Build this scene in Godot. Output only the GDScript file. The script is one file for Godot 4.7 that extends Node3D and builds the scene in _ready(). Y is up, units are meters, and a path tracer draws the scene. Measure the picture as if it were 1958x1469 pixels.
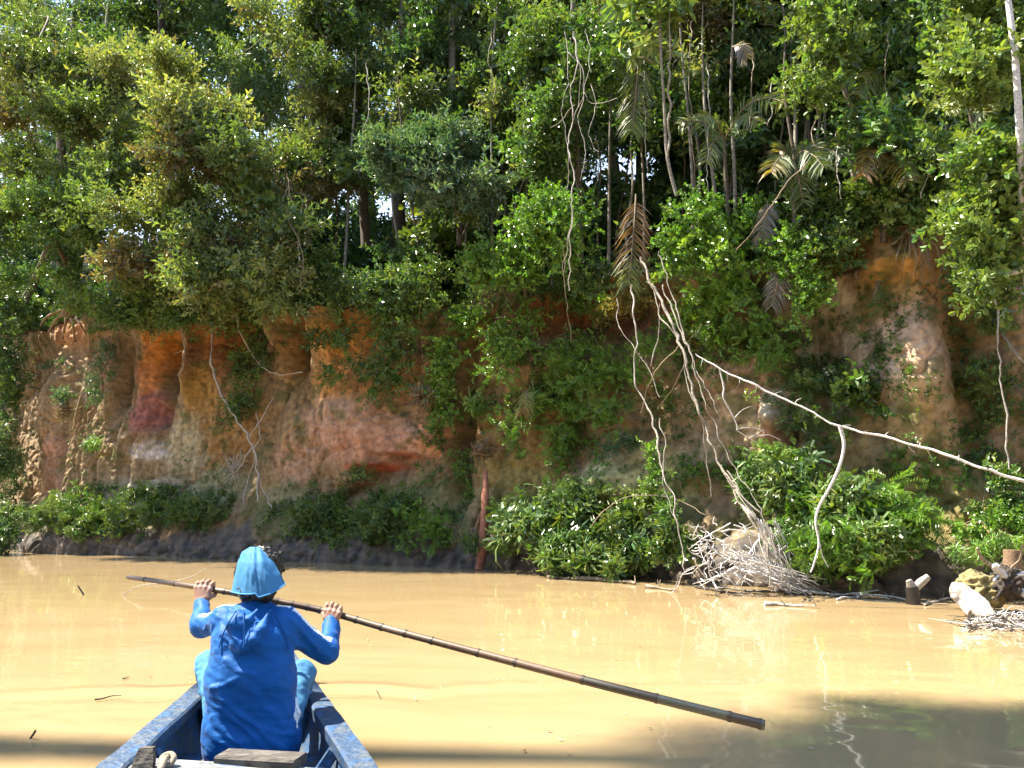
extends Node3D
# River bluff under a rainforest, seen from a dugout canoe. Units are metres, y is up, the water lies at y = 0.
const FOCAL := 1537.0
const EYE := Vector3(0, 1.25, 0)
const PITCH := 0.14249
const TO_SUN := Vector3(-0.50, 0.83, -0.13)

var taken := {}
var bank := PackedVector2Array()       # waterline in plan (x, z), left to right
var bank_normal := PackedVector2Array()  # towards the river
const STEP := 0.1
var lump := FastNoiseLite.new()
var grain := FastNoiseLite.new()
var mat := {}
var kinds := {}                        # leaf kinds: sprigs with their tints
var quad_index := PackedInt32Array()
var bumps := []                        # cliff relief: s, y, rs, ry, amount
var stains := []                       # cliff earth colours: s, y, rs, ry, colour


func _ready():
	# --- camera, sky, sun, exposure
	var cam := Camera3D.new()
	cam.name = "camera"
	cam.position = EYE
	cam.rotation.x = PITCH
	cam.fov = rad_to_deg(2.0 * atan(734.5 / FOCAL))
	cam.near = 0.05
	cam.far = 500.0
	add_child(cam)
	var env := Environment.new()
	env.background_mode = Environment.BG_SKY
	env.tonemap_mode = Environment.TONE_MAPPER_LINEAR
	env.tonemap_exposure = 4.7
	env.sdfgi_enabled = true
	env.ssao_enabled = true
	env.ssil_enabled = true
	var sky := Sky.new()
	var sm := ProceduralSkyMaterial.new()
	sm.sky_top_color = Color(0.60, 0.72, 0.90)
	sm.sky_horizon_color = Color(0.92, 0.92, 0.90)
	sm.ground_bottom_color = Color(0.35, 0.32, 0.22)
	sm.ground_horizon_color = Color(0.55, 0.56, 0.5)
	sm.sky_curve = 0.2
	sm.sky_energy_multiplier = 1.0
	sky.sky_material = sm
	env.sky = sky
	env.background_energy_multiplier = 0.64
	var we := WorldEnvironment.new()
	we.name = "surroundings"
	we.environment = env
	add_child(we)
	var sun := DirectionalLight3D.new()
	sun.name = "sun"
	sun.light_energy = 1.6
	sun.light_color = Color(1.0, 0.96, 0.88)
	sun.light_angular_distance = 0.7
	sun.shadow_enabled = true
	sun.basis = Basis.looking_at(-TO_SUN.normalized(), Vector3.UP)
	add_child(sun)
	# --- the place
	prepare()
	build_bank()
	build_water()
	build_forest()
	build_bank_plants()
	build_herbs()
	build_palms()
	build_vines()
	build_deadwood()
	build_canoe()
	build_person()
	build_small_things()


# ---------------------------------------------------------------- picking points
func ray(px: float, py: float) -> Vector3:
	var x := (px - 979.0) / FOCAL
	var y := -(py - 734.5) / FOCAL
	var v := Vector3(x, y * cos(PITCH) + sin(PITCH), y * sin(PITCH) - cos(PITCH))
	return v / -v.z


func at(px: float, py: float, d: float) -> Vector3:
	return EYE + ray(px, py) * d


func on_water(px: float, py: float, h := 0.0) -> Vector3:
	var r := ray(px, py)
	return EYE + r * ((EYE.y - h) / -r.y)


func scale_at(p: Vector3) -> float:   # metres per picture unit at that distance
	return -p.z / FOCAL


func bank_index(px: float, off: float) -> float:
	var az := ray(px, 955.0).x
	var last := -99.0
	for k in bank.size():
		var p := bank[k] + bank_normal[k] * off
		var a := p.x / maxf(-p.y, 0.1)
		if a >= az:
			return float(k) - (a - az) / maxf(a - last, 0.0001) if k > 0 else 0.0
		last = a
	return float(bank.size() - 1)


func bank_hit(px: float, py: float, off: float) -> Vector3:
	var r := ray(px, py)
	var k := bank_index(px, off)
	for turn in 2:
		var p := bank_at(k) + normal_at(k) * off
		var q := EYE + r * -p.y
		if turn == 0:
			k = bank_index(px, off)
		else:
			return q
	return Vector3.ZERO


func bank_at(k: float) -> Vector2:
	var i := clampi(int(k), 0, bank.size() - 2)
	return bank[i].lerp(bank[i + 1], clampf(k - i, 0, 1))


func normal_at(k: float) -> Vector2:
	var i := clampi(int(k), 0, bank.size() - 2)
	return bank_normal[i].lerp(bank_normal[i + 1], clampf(k - i, 0, 1)).normalized()


func cliff_spot(px: float, py: float) -> Vector2:   # (metres along the bank, height)
	var off := 0.0
	var k := 0.0
	var p := Vector3.ZERO
	for turn in 3:
		k = bank_index(px, off)
		p = bank_hit(px, py, off)
		off = cliff_off(k * STEP, p.y)
	return Vector2(k * STEP, p.y)


func on_cliff(px: float, py: float, out := 0.0) -> Vector3:
	var s := cliff_spot(px, py)
	return bank_hit(px, py, cliff_off(s.x, s.y) + out)


func bank_out(px: float) -> Vector3:
	var n := normal_at(bank_index(px, 0.0))
	return Vector3(n.x, 0, n.y)


func top_of(s: float) -> float:
	return 5.3 + 0.75 * (1.0 - smoothstep(31.0, 42.0, s)) + 0.22 * lump.get_noise_2d(s * 9.0, 40.0)


func cliff_off(s: float, y: float) -> float:
	var o := -0.75 * smoothstep(0.1, 1.5, y) - 0.10 * maxf(y, 0.0)
	o += 0.20 * lump.get_noise_2d(s * 11.0, y * 1.6)
	o += 0.07 * lump.get_noise_2d(s * 34.0, y * 12.0 + 300.0)
	for b in bumps:
		var dx: float = (s - b[0]) / b[2]
		var dy: float = (y - b[1]) / b[3]
		var q := dx * dx + dy * dy
		if q < 4.0:
			o += b[4] * exp(-q * 1.6)
	o += 0.32 * smoothstep(4.3, 5.2, y - 0.75 * (1.0 - smoothstep(31.0, 42.0, s)))
	return o


# ---------------------------------------------------------------- naming
func numbered(called: String) -> String:
	var n: int = taken.get(called, 0)
	taken[called] = n + 1
	return called if n == 0 else "%s_%03d" % [called, n]


func tag(o: Node3D, label: String, category: String, group := "", kind := ""):
	if label:
		o.set_meta("label", label)
	if category:
		o.set_meta("category", category)
	if group:
		o.set_meta("group", group)
	if kind:
		o.set_meta("kind", kind)
	return o


func thing(called: String, label: String, category: String, where: Vector3, group := "") -> Node3D:
	var o := Node3D.new()
	o.name = numbered(called)
	o.position = where
	add_child(o)
	tag(o, label, category, group)
	return o


func part(called: String, mesh: Mesh, m: Material, parent: Node) -> MeshInstance3D:
	var o := MeshInstance3D.new()
	o.name = called if parent != self else numbered(called)
	o.mesh = mesh
	o.material_override = m
	parent.add_child(o, true)
	return o


func ordinal(n: int) -> String:
	var words := ["first", "second", "third", "fourth", "fifth", "sixth", "seventh", "eighth", "ninth", "tenth", "eleventh", "twelfth", "thirteenth", "fourteenth", "fifteenth", "sixteenth", "seventeenth", "eighteenth", "nineteenth", "twentieth"]
	if n < 20:
		return words[n]
	var tens := ["twenty", "thirty", "forty", "fifty"]
	return tens[(n + 1) / 10 - 2] + ("-" + words[(n + 1) % 10 - 1] if (n + 1) % 10 else "th")


# ---------------------------------------------------------------- shapes
class Solid:
	var v := PackedVector3Array()
	var n := PackedVector3Array()
	var c := PackedColorArray()
	var i := PackedInt32Array()

	func mesh() -> ArrayMesh:
		var a := []
		a.resize(Mesh.ARRAY_MAX)
		a[Mesh.ARRAY_VERTEX] = v
		if n.size():
			a[Mesh.ARRAY_NORMAL] = n
		if c.size():
			a[Mesh.ARRAY_COLOR] = c
		a[Mesh.ARRAY_INDEX] = i
		var m := ArrayMesh.new()
		m.add_surface_from_arrays(Mesh.PRIMITIVE_TRIANGLES, a)
		return m

	func quad(a: int, b: int, cc: int, d: int):
		i.append_array(PackedInt32Array([a, b, cc, a, cc, d]))

	# a box with chamfered edges is made of rings; here a plain beam between two points, slightly barrelled
	func beam(p: Vector3, q: Vector3, up: Vector3, w: float, h: float, bevel: float, tint := Color.WHITE):
		var d := (q - p).normalized()
		var s := d.cross(up).normalized()
		var u := s.cross(d).normalized()
		var ring := [Vector2(w / 2, -h / 2 + bevel), Vector2(w / 2, h / 2 - bevel), Vector2(w / 2 - bevel, h / 2), Vector2(-w / 2 + bevel, h / 2), Vector2(-w / 2, h / 2 - bevel), Vector2(-w / 2, -h / 2 + bevel), Vector2(-w / 2 + bevel, -h / 2), Vector2(w / 2 - bevel, -h / 2)]
		for e in 2:
			var base := v.size()
			for r in ring:
				v.append((p if e == 0 else q) + s * r.x + u * r.y)
				c.append(tint)
			for k in range(1, 7):
				i.append_array(PackedInt32Array([base, base + k, base + k + 1]))
		var b0 := v.size() - 16
		for k in 8:
			quad(b0 + k, b0 + (k + 1) % 8, b0 + 8 + (k + 1) % 8, b0 + 8 + k)


class Leaves:
	var v := PackedVector3Array()
	var c := PackedColorArray()


func commit(l: Leaves, called: String, m: Material, parent: Node) -> MeshInstance3D:
	if l.v.is_empty():
		return null
	var quads := l.v.size() / 4
	while quad_index.size() < quads * 6:
		var q := quad_index.size() / 6 * 4
		quad_index.append_array(PackedInt32Array([q, q + 1, q + 2, q, q + 2, q + 3]))
	var a := []
	a.resize(Mesh.ARRAY_MAX)
	a[Mesh.ARRAY_VERTEX] = l.v
	a[Mesh.ARRAY_COLOR] = l.c
	a[Mesh.ARRAY_INDEX] = quad_index.slice(0, quads * 6)
	var mesh := ArrayMesh.new()
	mesh.add_surface_from_arrays(Mesh.PRIMITIVE_TRIANGLES, a)
	return part(called, mesh, m, parent)


func frame(dir: Vector3, roll: float) -> Basis:
	var y := dir.normalized()
	var x := y.cross(Vector3(0.31, 0.2, 0.93)).normalized()
	if x.length() < 0.5:
		x = y.cross(Vector3.RIGHT).normalized()
	var b := Basis(x, y, x.cross(y))
	return b.rotated(y, roll)


func stamp(l: Leaves, kind: Dictionary, rng: RandomNumberGenerator, pos: Vector3, dir: Vector3, size: float, tint := -1):
	var k := rng.randi() % int(kind.sprigs.size())
	var t: int = rng.randi() % int(kind.tints) if tint < 0 else tint
	l.v.append_array(Transform3D(frame(dir, rng.randf() * TAU) * size, pos) * (kind.sprigs[k] as PackedVector3Array))
	l.c.append_array(kind.colours[k][t])


func smooth_line(pts: Array, per := 6) -> PackedVector3Array:
	var out := PackedVector3Array()
	for k in pts.size() - 1:
		var a: Vector3 = pts[maxi(k - 1, 0)]
		var b: Vector3 = pts[k]
		var c: Vector3 = pts[k + 1]
		var d: Vector3 = pts[mini(k + 2, pts.size() - 1)]
		for j in per:
			out.append(b.cubic_interpolate(c, a, d, float(j) / per))
	out.append(pts[-1])
	return out


func tube(s: Solid, line: PackedVector3Array, r0: float, r1: float, sides := 7, tint := Color.WHITE, rough := 0.0, bow := 1.0):
	var n := line.size()
	if n < 2:
		return
	var base := s.v.size()
	var side := Vector3.ZERO
	for k in n:
		var d := (line[mini(k + 1, n - 1)] - line[maxi(k - 1, 0)]).normalized()
		if side == Vector3.ZERO:
			side = d.cross(Vector3(0.3, 0.1, 0.9)).normalized()
		side = (side - d * side.dot(d)).normalized()
		var up := d.cross(side)
		var r := lerpf(r0, r1, pow(float(k) / (n - 1), bow))
		for j in sides:
			var a := TAU * j / sides
			var o := side * cos(a) + up * sin(a)
			var rr := r
			if rough > 0.0:
				var p := line[k] + o * r
				rr *= 1.0 + rough * grain.get_noise_3d(p.x * 60.0, p.y * 60.0, p.z * 60.0) + 0.5 * rough * grain.get_noise_3d(line[k].x * 17.0, line[k].y * 17.0 + 90.0, line[k].z * 17.0)
			s.v.append(line[k] + o * rr)
			s.n.append(o)
			s.c.append(tint)
	for k in n - 1:
		for j in sides:
			var a := base + k * sides + j
			var b := base + k * sides + (j + 1) % sides
			s.quad(a, a + sides, b + sides, b)
	for e in 2:
		var first := base if e == 0 else base + (n - 1) * sides
		var axis := (line[0] - line[1]).normalized() if e == 0 else (line[n - 1] - line[n - 2]).normalized()
		var cap := s.v.size()
		for j in sides:
			s.v.append(s.v[first + j])
			s.n.append(axis)
			s.c.append(tint)
		for j in range(1, sides - 1):
			s.i.append_array(PackedInt32Array([cap, cap + j, cap + j + 1] if e == 0 else [cap, cap + j + 1, cap + j]))


func wander(a: Vector3, b: Vector3, amount: float, rng: RandomNumberGenerator, knots := 3, sag := 0.0) -> PackedVector3Array:
	var pts := [a]
	for k in knots:
		var t := float(k + 1) / (knots + 1)
		pts.append(a.lerp(b, t) + Vector3(rng.randfn(), rng.randfn(), rng.randfn()) * amount * 0.6 + Vector3.DOWN * sag * sin(t * PI))
	pts.append(b)
	return smooth_line(pts, 5)


func rand_dir(rng: RandomNumberGenerator) -> Vector3:
	return Vector3(rng.randfn(), rng.randfn(), rng.randfn()).normalized()


func rng_of(n: int) -> RandomNumberGenerator:
	var r := RandomNumberGenerator.new()
	r.seed = n * 7919 + 13
	return r


# ---------------------------------------------------------------- materials and leaf kinds
func noise_tex(freq: float, octaves: int, lo: Color, hi: Color, seed_: int, size := 512, mid = null) -> NoiseTexture2D:
	var t := NoiseTexture2D.new()
	t.width = size
	t.height = size
	t.seamless = true
	var f := FastNoiseLite.new()
	f.seed = seed_
	f.frequency = freq
	f.fractal_octaves = octaves
	t.noise = f
	var g := Gradient.new()
	g.set_color(0, lo)
	g.set_color(1, hi)
	if mid != null:
		g.add_point(0.5, mid)
	t.color_ramp = g
	return t


func bump_tex(freq: float, octaves: int, strength: float, seed_: int, size := 512) -> NoiseTexture2D:
	var t := NoiseTexture2D.new()
	t.width = size
	t.height = size
	t.seamless = true
	t.as_normal_map = true
	t.bump_strength = strength
	var f := FastNoiseLite.new()
	f.seed = seed_
	f.frequency = freq
	f.fractal_octaves = octaves
	t.noise = f
	return t


func plain(c: Color, rough: float, spec := 0.5) -> StandardMaterial3D:   # c is linear
	var m := StandardMaterial3D.new()
	m.albedo_color = c.linear_to_srgb()
	m.roughness = rough
	m.metallic_specular = spec
	return m


func grainy(c: Color, rough: float, tex: Texture2D, scale: float, bump: Texture2D = null, depth := 1.0, vertex := false) -> StandardMaterial3D:
	var m := plain(c, rough)
	m.albedo_texture = tex
	m.uv1_triplanar = true
	m.uv1_world_triplanar = true
	m.uv1_scale = Vector3.ONE * scale
	if bump:
		m.normal_enabled = true
		m.normal_texture = bump
		m.normal_scale = depth
	m.vertex_color_use_as_albedo = vertex
	return m


func prepare():
	lump.seed = 5
	lump.frequency = 0.05
	lump.fractal_octaves = 4
	grain.seed = 9
	grain.frequency = 0.05
	grain.fractal_octaves = 3
	# the waterline in plan
	var way := [Vector2(-40, -34), Vector2(-24, -27), Vector2(-15.5, -22.4), Vector2(-12.6, -20.8), Vector2(-11.4, -19.2), Vector2(-8.5, -18.3), Vector2(-5.2, -16.95), Vector2(-2.8, -15.9), Vector2(-0.75, -14.9), Vector2(1.1, -13.9), Vector2(2.6, -12.7), Vector2(3.5, -11.8), Vector2(4.5, -11.1), Vector2(5.8, -10.5), Vector2(7.6, -9.9), Vector2(10, -8.9), Vector2(15, -6.5), Vector2(24, -1)]
	var line := PackedVector2Array()
	for k in way.size() - 1:
		for j in 40:
			line.append((way[k] as Vector2).cubic_interpolate(way[k + 1], way[maxi(k - 1, 0)], way[mini(k + 2, way.size() - 1)], j / 40.0))
	bank.append(line[0])
	for p in line:
		while bank[-1].distance_to(p) >= STEP:
			bank.append(bank[-1] + (p - bank[-1]).normalized() * STEP)
	for k in bank.size():
		var a := bank[maxi(k - 6, 0)]
		var b := bank[mini(k + 6, bank.size() - 1)]
		var d := (b - a).normalized()
		bank_normal.append(Vector2(-d.y, d.x) if Vector2(-d.y, d.x).y > 0 else Vector2(d.y, -d.x))
	# relief of the cliff: where, how wide and high (in picture units), how far it stands out
	var relief := [
		[125, 770, 60, 230, 0.75], [218, 720, 24, 120, -0.5], [305, 690, 36, 120, -1.0], [300, 800, 30, 40, -0.3], [440, 630, 70, 80, -0.9], [360, 690, 22, 130, 0.45], [545, 640, 34, 100, -1.3], [516, 620, 14, 90, 0.45],
		[680, 800, 150, 130, 0.65], [620, 640, 50, 110, 0.55], [560, 830, 40, 60, 0.2], [800, 840, 60, 50, 0.25], [880, 830, 24, 230, -0.6], [930, 995, 11, 75, 0.32], [905, 1000, 9, 60, -0.2],
		[1000, 760, 60, 140, 0.3], [1180, 930, 80, 55, 0.9], [1150, 590, 120, 70, -0.8], [1060, 700, 90, 60, 0.25], [1490, 800, 30, 55, 0.45], [1520, 830, 14, 60, -0.25], [1400, 720, 90, 80, 0.2],
		[1600, 690, 40, 130, -0.45], [1650, 480, 50, 40, -0.5], [1760, 720, 90, 200, 0.55], [1860, 700, 30, 200, -0.35], [1740, 500, 60, 30, 0.25], [1440, 480, 60, 40, -0.35], [1560, 560, 40, 60, 0.2],
		[850, 560, 40, 60, -0.5], [780, 500, 60, 50, -0.3], [470, 900, 30, 60, -0.2], [1330, 900, 70, 60, 0.2], [1850, 950, 60, 70, 0.3], [800, 960, 60, 40, 0.3]]
	for r in relief:
		var c := cliff_spot(r[0], r[1])
		var m := 0.0098 if r[0] < 700 else (0.0088 if r[0] < 1200 else 0.0072)
		bumps.append([c.x, c.y, r[2] * m * 1.15, r[3] * m, r[4] * 1.12])
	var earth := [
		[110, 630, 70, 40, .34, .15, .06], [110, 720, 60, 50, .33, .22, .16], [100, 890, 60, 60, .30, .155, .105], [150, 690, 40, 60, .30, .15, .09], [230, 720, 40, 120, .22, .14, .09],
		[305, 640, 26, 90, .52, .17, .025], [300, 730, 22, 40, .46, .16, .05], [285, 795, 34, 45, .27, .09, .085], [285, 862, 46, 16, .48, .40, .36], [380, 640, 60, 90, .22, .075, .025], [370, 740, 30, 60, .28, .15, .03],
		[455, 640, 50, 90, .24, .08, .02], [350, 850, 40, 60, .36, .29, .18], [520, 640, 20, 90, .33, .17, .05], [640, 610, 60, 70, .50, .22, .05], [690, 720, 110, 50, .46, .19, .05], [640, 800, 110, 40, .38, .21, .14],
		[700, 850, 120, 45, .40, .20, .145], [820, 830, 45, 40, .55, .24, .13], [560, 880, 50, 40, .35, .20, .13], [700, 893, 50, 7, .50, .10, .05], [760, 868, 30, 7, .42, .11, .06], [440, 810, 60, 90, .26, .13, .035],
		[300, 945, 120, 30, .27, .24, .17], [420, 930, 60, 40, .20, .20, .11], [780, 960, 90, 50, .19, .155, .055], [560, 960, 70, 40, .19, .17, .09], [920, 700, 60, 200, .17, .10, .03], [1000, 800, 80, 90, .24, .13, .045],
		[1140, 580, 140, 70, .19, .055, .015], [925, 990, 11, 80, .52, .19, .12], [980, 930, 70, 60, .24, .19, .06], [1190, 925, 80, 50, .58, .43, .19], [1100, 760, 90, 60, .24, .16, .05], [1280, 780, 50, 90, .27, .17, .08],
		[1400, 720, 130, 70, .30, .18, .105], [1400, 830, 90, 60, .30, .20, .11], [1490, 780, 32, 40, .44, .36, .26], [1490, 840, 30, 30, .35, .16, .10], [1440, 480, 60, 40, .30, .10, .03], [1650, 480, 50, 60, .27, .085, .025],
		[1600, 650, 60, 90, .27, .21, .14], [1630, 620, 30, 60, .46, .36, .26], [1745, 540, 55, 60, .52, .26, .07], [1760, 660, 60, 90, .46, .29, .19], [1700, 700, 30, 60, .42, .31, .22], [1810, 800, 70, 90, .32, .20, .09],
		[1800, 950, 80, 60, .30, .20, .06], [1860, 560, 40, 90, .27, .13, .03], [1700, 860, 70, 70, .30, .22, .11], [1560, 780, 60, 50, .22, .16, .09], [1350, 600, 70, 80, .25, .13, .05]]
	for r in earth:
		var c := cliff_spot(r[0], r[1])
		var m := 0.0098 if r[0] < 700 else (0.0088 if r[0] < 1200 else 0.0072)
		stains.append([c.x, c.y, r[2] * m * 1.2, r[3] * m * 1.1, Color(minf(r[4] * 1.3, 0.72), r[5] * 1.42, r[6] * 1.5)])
	# surfaces
	var soil := noise_tex(0.012, 5, Color(0.60, 0.58, 0.56), Color(1, 1, 1), 3, 1024, Color(0.9, 0.89, 0.88))
	var bark_tex := noise_tex(0.02, 5, Color(0.4, 0.4, 0.4), Color(1, 1, 1), 8, 512, Color(0.78, 0.76, 0.74))
	var rough_normal := bump_tex(0.02, 5, 9.0, 4, 1024)
	var fine_normal := bump_tex(0.05, 4, 6.0, 6)
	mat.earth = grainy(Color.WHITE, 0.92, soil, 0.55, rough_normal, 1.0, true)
	mat.floor = grainy(Color(0.10, 0.065, 0.03), 0.95, soil, 0.4, rough_normal, 1.0)
	mat.bark = grainy(Color(0.16, 0.13, 0.10), 0.85, bark_tex, 1.5, fine_normal, 1.0)
	mat.dark_bark = grainy(Color(0.07, 0.055, 0.045), 0.88, bark_tex, 1.5, fine_normal, 1.0)
	mat.pale_bark = grainy(Color(0.36, 0.33, 0.28), 0.8, bark_tex, 2.0, fine_normal, 0.8)
	mat.vine = grainy(Color(0.34, 0.27, 0.19), 0.8, bark_tex, 4.0, fine_normal, 0.7)
	mat.dead_wood = grainy(Color(0.58, 0.54, 0.50), 0.75, bark_tex, 4.0, fine_normal, 0.8)
	mat.bleached = grainy(Color(0.82, 0.83, 0.86), 0.7, bark_tex, 4.0, fine_normal, 0.6)
	mat.wet_wood = grainy(Color(0.05, 0.042, 0.036), 0.5, bark_tex, 4.0, fine_normal, 0.8)
	mat.root = grainy(Color(0.30, 0.20, 0.12), 0.9, bark_tex, 4.0, fine_normal, 0.8)
	var leaf := StandardMaterial3D.new()
	leaf.vertex_color_use_as_albedo = true
	leaf.roughness = 0.36
	leaf.metallic_specular = 0.6
	leaf.backlight_enabled = true
	leaf.backlight = Color(0.92, 0.92, 0.55)
	mat.leaf = leaf
	var frond := leaf.duplicate()
	frond.roughness = 0.5
	mat.frond = frond
	# leaf kinds
	var olive := [Color(.17, .23, .08), Color(.13, .20, .06), Color(.10, .16, .05), Color(.22, .27, .11), Color(.08, .12, .035), Color(.16, .14, .065)]
	var mid := [Color(.085, .17, .04), Color(.07, .14, .034), Color(.12, .20, .045), Color(.06, .12, .03), Color(.14, .21, .055)]
	var deep := [Color(.07, .15, .055), Color(.055, .125, .045), Color(.085, .165, .06), Color(.10, .17, .075), Color(.12, .19, .065)]
	var teal := [Color(.08, .15, .09), Color(.10, .18, .12), Color(.065, .13, .08), Color(.13, .20, .14), Color(.09, .16, .075)]
	var lime := [Color(.13, .27, .035), Color(.15, .29, .045), Color(.10, .22, .03), Color(.18, .31, .055), Color(.08, .17, .025)]
	var sunny := [Color(.16, .24, .06), Color(.14, .22, .05), Color(.12, .20, .05), Color(.20, .27, .09), Color(.09, .17, .04)]
	var straw := [Color(.30, .27, .08), Color(.24, .22, .07), Color(.34, .29, .12), Color(.2, .2, .06), Color(.16, .19, .05)]
	var dry := [Color(.18, .12, .07), Color(.24, .17, .1), Color(.14, .09, .05), Color(.2, .16, .12), Color(.28, .2, .12)]
	kinds.olive = leaf_kind("twig", 12, 0.42, 0.125, 0.055, 0.35, olive, 1)
	kinds.mid = leaf_kind("twig", 11, 0.38, 0.13, 0.06, 0.4, mid, 2)
	kinds.deep = leaf_kind("twig", 12, 0.38, 0.13, 0.055, 0.5, deep, 3)
	kinds.teal = leaf_kind("twig", 12, 0.40, 0.15, 0.05, 0.6, teal, 4)
	kinds.lime = leaf_kind("twig", 12, 0.30, 0.085, 0.065, 0.5, lime, 5)
	kinds.sunny = leaf_kind("broad", 9, 0.40, 0.16, 0.085, 0.45, sunny, 6)
	kinds.broad = leaf_kind("broad", 9, 0.42, 0.17, 0.085, 0.5, mid, 7)
	kinds.straw = leaf_kind("twig", 11, 0.34, 0.10, 0.04, 0.4, straw, 8)
	kinds.whorl = leaf_kind("whorl", 9, 0.1, 0.30, 0.10, 0.3, sunny, 9)
	kinds.blade = leaf_kind("blade", 11, 0.1, 0.42, 0.035, 0.9, mid, 10)
	kinds.blade_sun = leaf_kind("blade", 11, 0.1, 0.42, 0.04, 0.9, sunny, 11)
	kinds.fern = leaf_kind("fern", 20, 0.45, 0.11, 0.028, 0.6, mid, 12)
	kinds.fern_lime = leaf_kind("fern", 20, 0.45, 0.11, 0.028, 0.6, lime, 13)
	kinds.fern_deep = leaf_kind("fern", 20, 0.42, 0.12, 0.03, 0.6, deep, 14)
	kinds.strap = leaf_kind("blade", 10, 0.1, 0.5, 0.022, 1.3, lime, 15)
	kinds.dry = leaf_kind("blade", 10, 0.1, 0.45, 0.02, 1.2, dry, 16)
	kinds.far = leaf_kind("twig", 10, 0.62, 0.22, 0.10, 0.5, deep, 17)
	kinds.far_olive = leaf_kind("twig", 10, 0.62, 0.22, 0.10, 0.4, olive, 18)
	kinds.herb = leaf_kind("twig", 8, 0.14, 0.075, 0.035, 0.4, mid, 19)
	kinds.herb_lime = leaf_kind("twig", 8, 0.14, 0.075, 0.04, 0.4, lime, 20)


# a sprig grows along +y from the origin; every leaf is one folded quad, a broad or long leaf two
func leaf_kind(form: String, n: int, length: float, leaf: float, width: float, droop: float, palette: Array, seed_: int) -> Dictionary:
	var rng := rng_of(seed_ * 101)
	var out := {"sprigs": [], "colours": [], "tints": palette.size(), "leaf": leaf}
	for variant in 5:
		var v := PackedVector3Array()
		var owner_ := PackedInt32Array()
		var bend := Vector3(rng.randf_range(-.25, .25), 0, rng.randf_range(-.25, .25)) * length
		for k in n:
			var t := (k + 0.6) / n
			var a := k * 2.4 + rng.randf_range(-.5, .5)
			var base := Vector3(0, length * t, 0) + bend * t * t
			var out_dir := Vector3(cos(a), 0, sin(a))
			var size := leaf * rng.randf_range(0.7, 1.2)
			match form:
				"twig", "broad":
					var d := (out_dir * (1.0 - 0.45 * t) + Vector3.UP * (0.15 + 0.75 * t) + rand_dir(rng) * 0.25).normalized()
					add_leaf(v, base, d, out_dir, size, width * size / leaf, droop, form == "broad", rng)
				"whorl":
					var d := (out_dir + Vector3.UP * rng.randf_range(-.1, .7)).normalized()
					add_leaf(v, Vector3(0, length * t, 0), d, out_dir, size, width, droop, true, rng)
				"blade":
					var d := (out_dir * rng.randf_range(0.35, 1.0) + Vector3.UP * rng.randf_range(0.4, 1.1)).normalized()
					add_blade(v, out_dir * 0.01, d, size * rng.randf_range(0.75, 1.15), width, droop)
				"fern":
					var side := 1.0 if k % 2 else -1.0
					var tt := float(k / 2) / (n / 2.0)
					var b2 := Vector3(0, length * (0.15 + 0.85 * tt), 0) + Vector3(0, -0.35 * droop * length * tt * tt, 0.5 * droop * length * tt * tt)
					var d := Vector3(side, 0.55, 0.1).normalized()
					add_leaf(v, b2, d, Vector3(0, 0, 1), size * (0.35 + 0.9 * sin(PI * (0.15 + 0.8 * tt))), width, droop * 0.5, false, rng)
			while owner_.size() < v.size():
				owner_.append(k)
		var shades := []
		for p in palette:
			var c := PackedColorArray()
			var leaf_c := []
			for k in n:
				var f := rng.randf_range(0.72, 1.28)
				var w := rng.randf_range(0.85, 1.2)
				leaf_c.append(Color(p.r * f * w, p.g * f, p.b * f / w))
			for k in owner_:
				c.append(leaf_c[k])
			shades.append(c)
		out.sprigs.append(v)
		out.colours.append(shades)
	return out


func add_leaf(v: PackedVector3Array, base: Vector3, d: Vector3, out_dir: Vector3, length: float, width: float, droop: float, two: bool, rng: RandomNumberGenerator):
	var up := (Vector3.UP - d * d.y).normalized() if absf(d.y) < 0.95 else out_dir
	up = up.rotated(d, rng.randf_range(-.6, .6))
	var s := d.cross(up).normalized()
	var tip := base + d * length + Vector3.DOWN * droop * length * 0.45
	var fold := up * width * 0.28
	if two:
		var b1 := base + d * length * 0.32 + Vector3.DOWN * droop * length * 0.04
		var b2 := base + d * length * 0.70 + Vector3.DOWN * droop * length * 0.20
		v.append_array(PackedVector3Array([base, b1 + s * width * 0.46 + fold, b2 + s * width * 0.40 + fold * 0.8, tip, base, tip, b2 - s * width * 0.40 + fold * 0.8, b1 - s * width * 0.46 + fold]))
	else:
		var m := base + d * length * 0.45 + Vector3.DOWN * droop * length * 0.08
		v.append_array(PackedVector3Array([base, m + s * width * 0.5 + fold, tip, m - s * width * 0.5 + fold]))


func add_blade(v: PackedVector3Array, base: Vector3, d: Vector3, length: float, width: float, droop: float):
	var s := d.cross(Vector3.UP).normalized()
	var m1 := base + d * length * 0.4 + Vector3.DOWN * droop * length * 0.05
	var m2 := base + d * length * 0.72 + Vector3.DOWN * droop * length * 0.26
	var tip := base + d * length * 0.9 + Vector3.DOWN * droop * length * 0.62
	var h := s * width * 0.5
	v.append_array(PackedVector3Array([base - h * 0.3, m1 - h, m1 + h, base + h * 0.3, m1 - h, m2 - h * 0.85, m2 + h * 0.85, m1 + h, m2 - h * 0.85, tip, tip, m2 + h * 0.85]))


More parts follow.
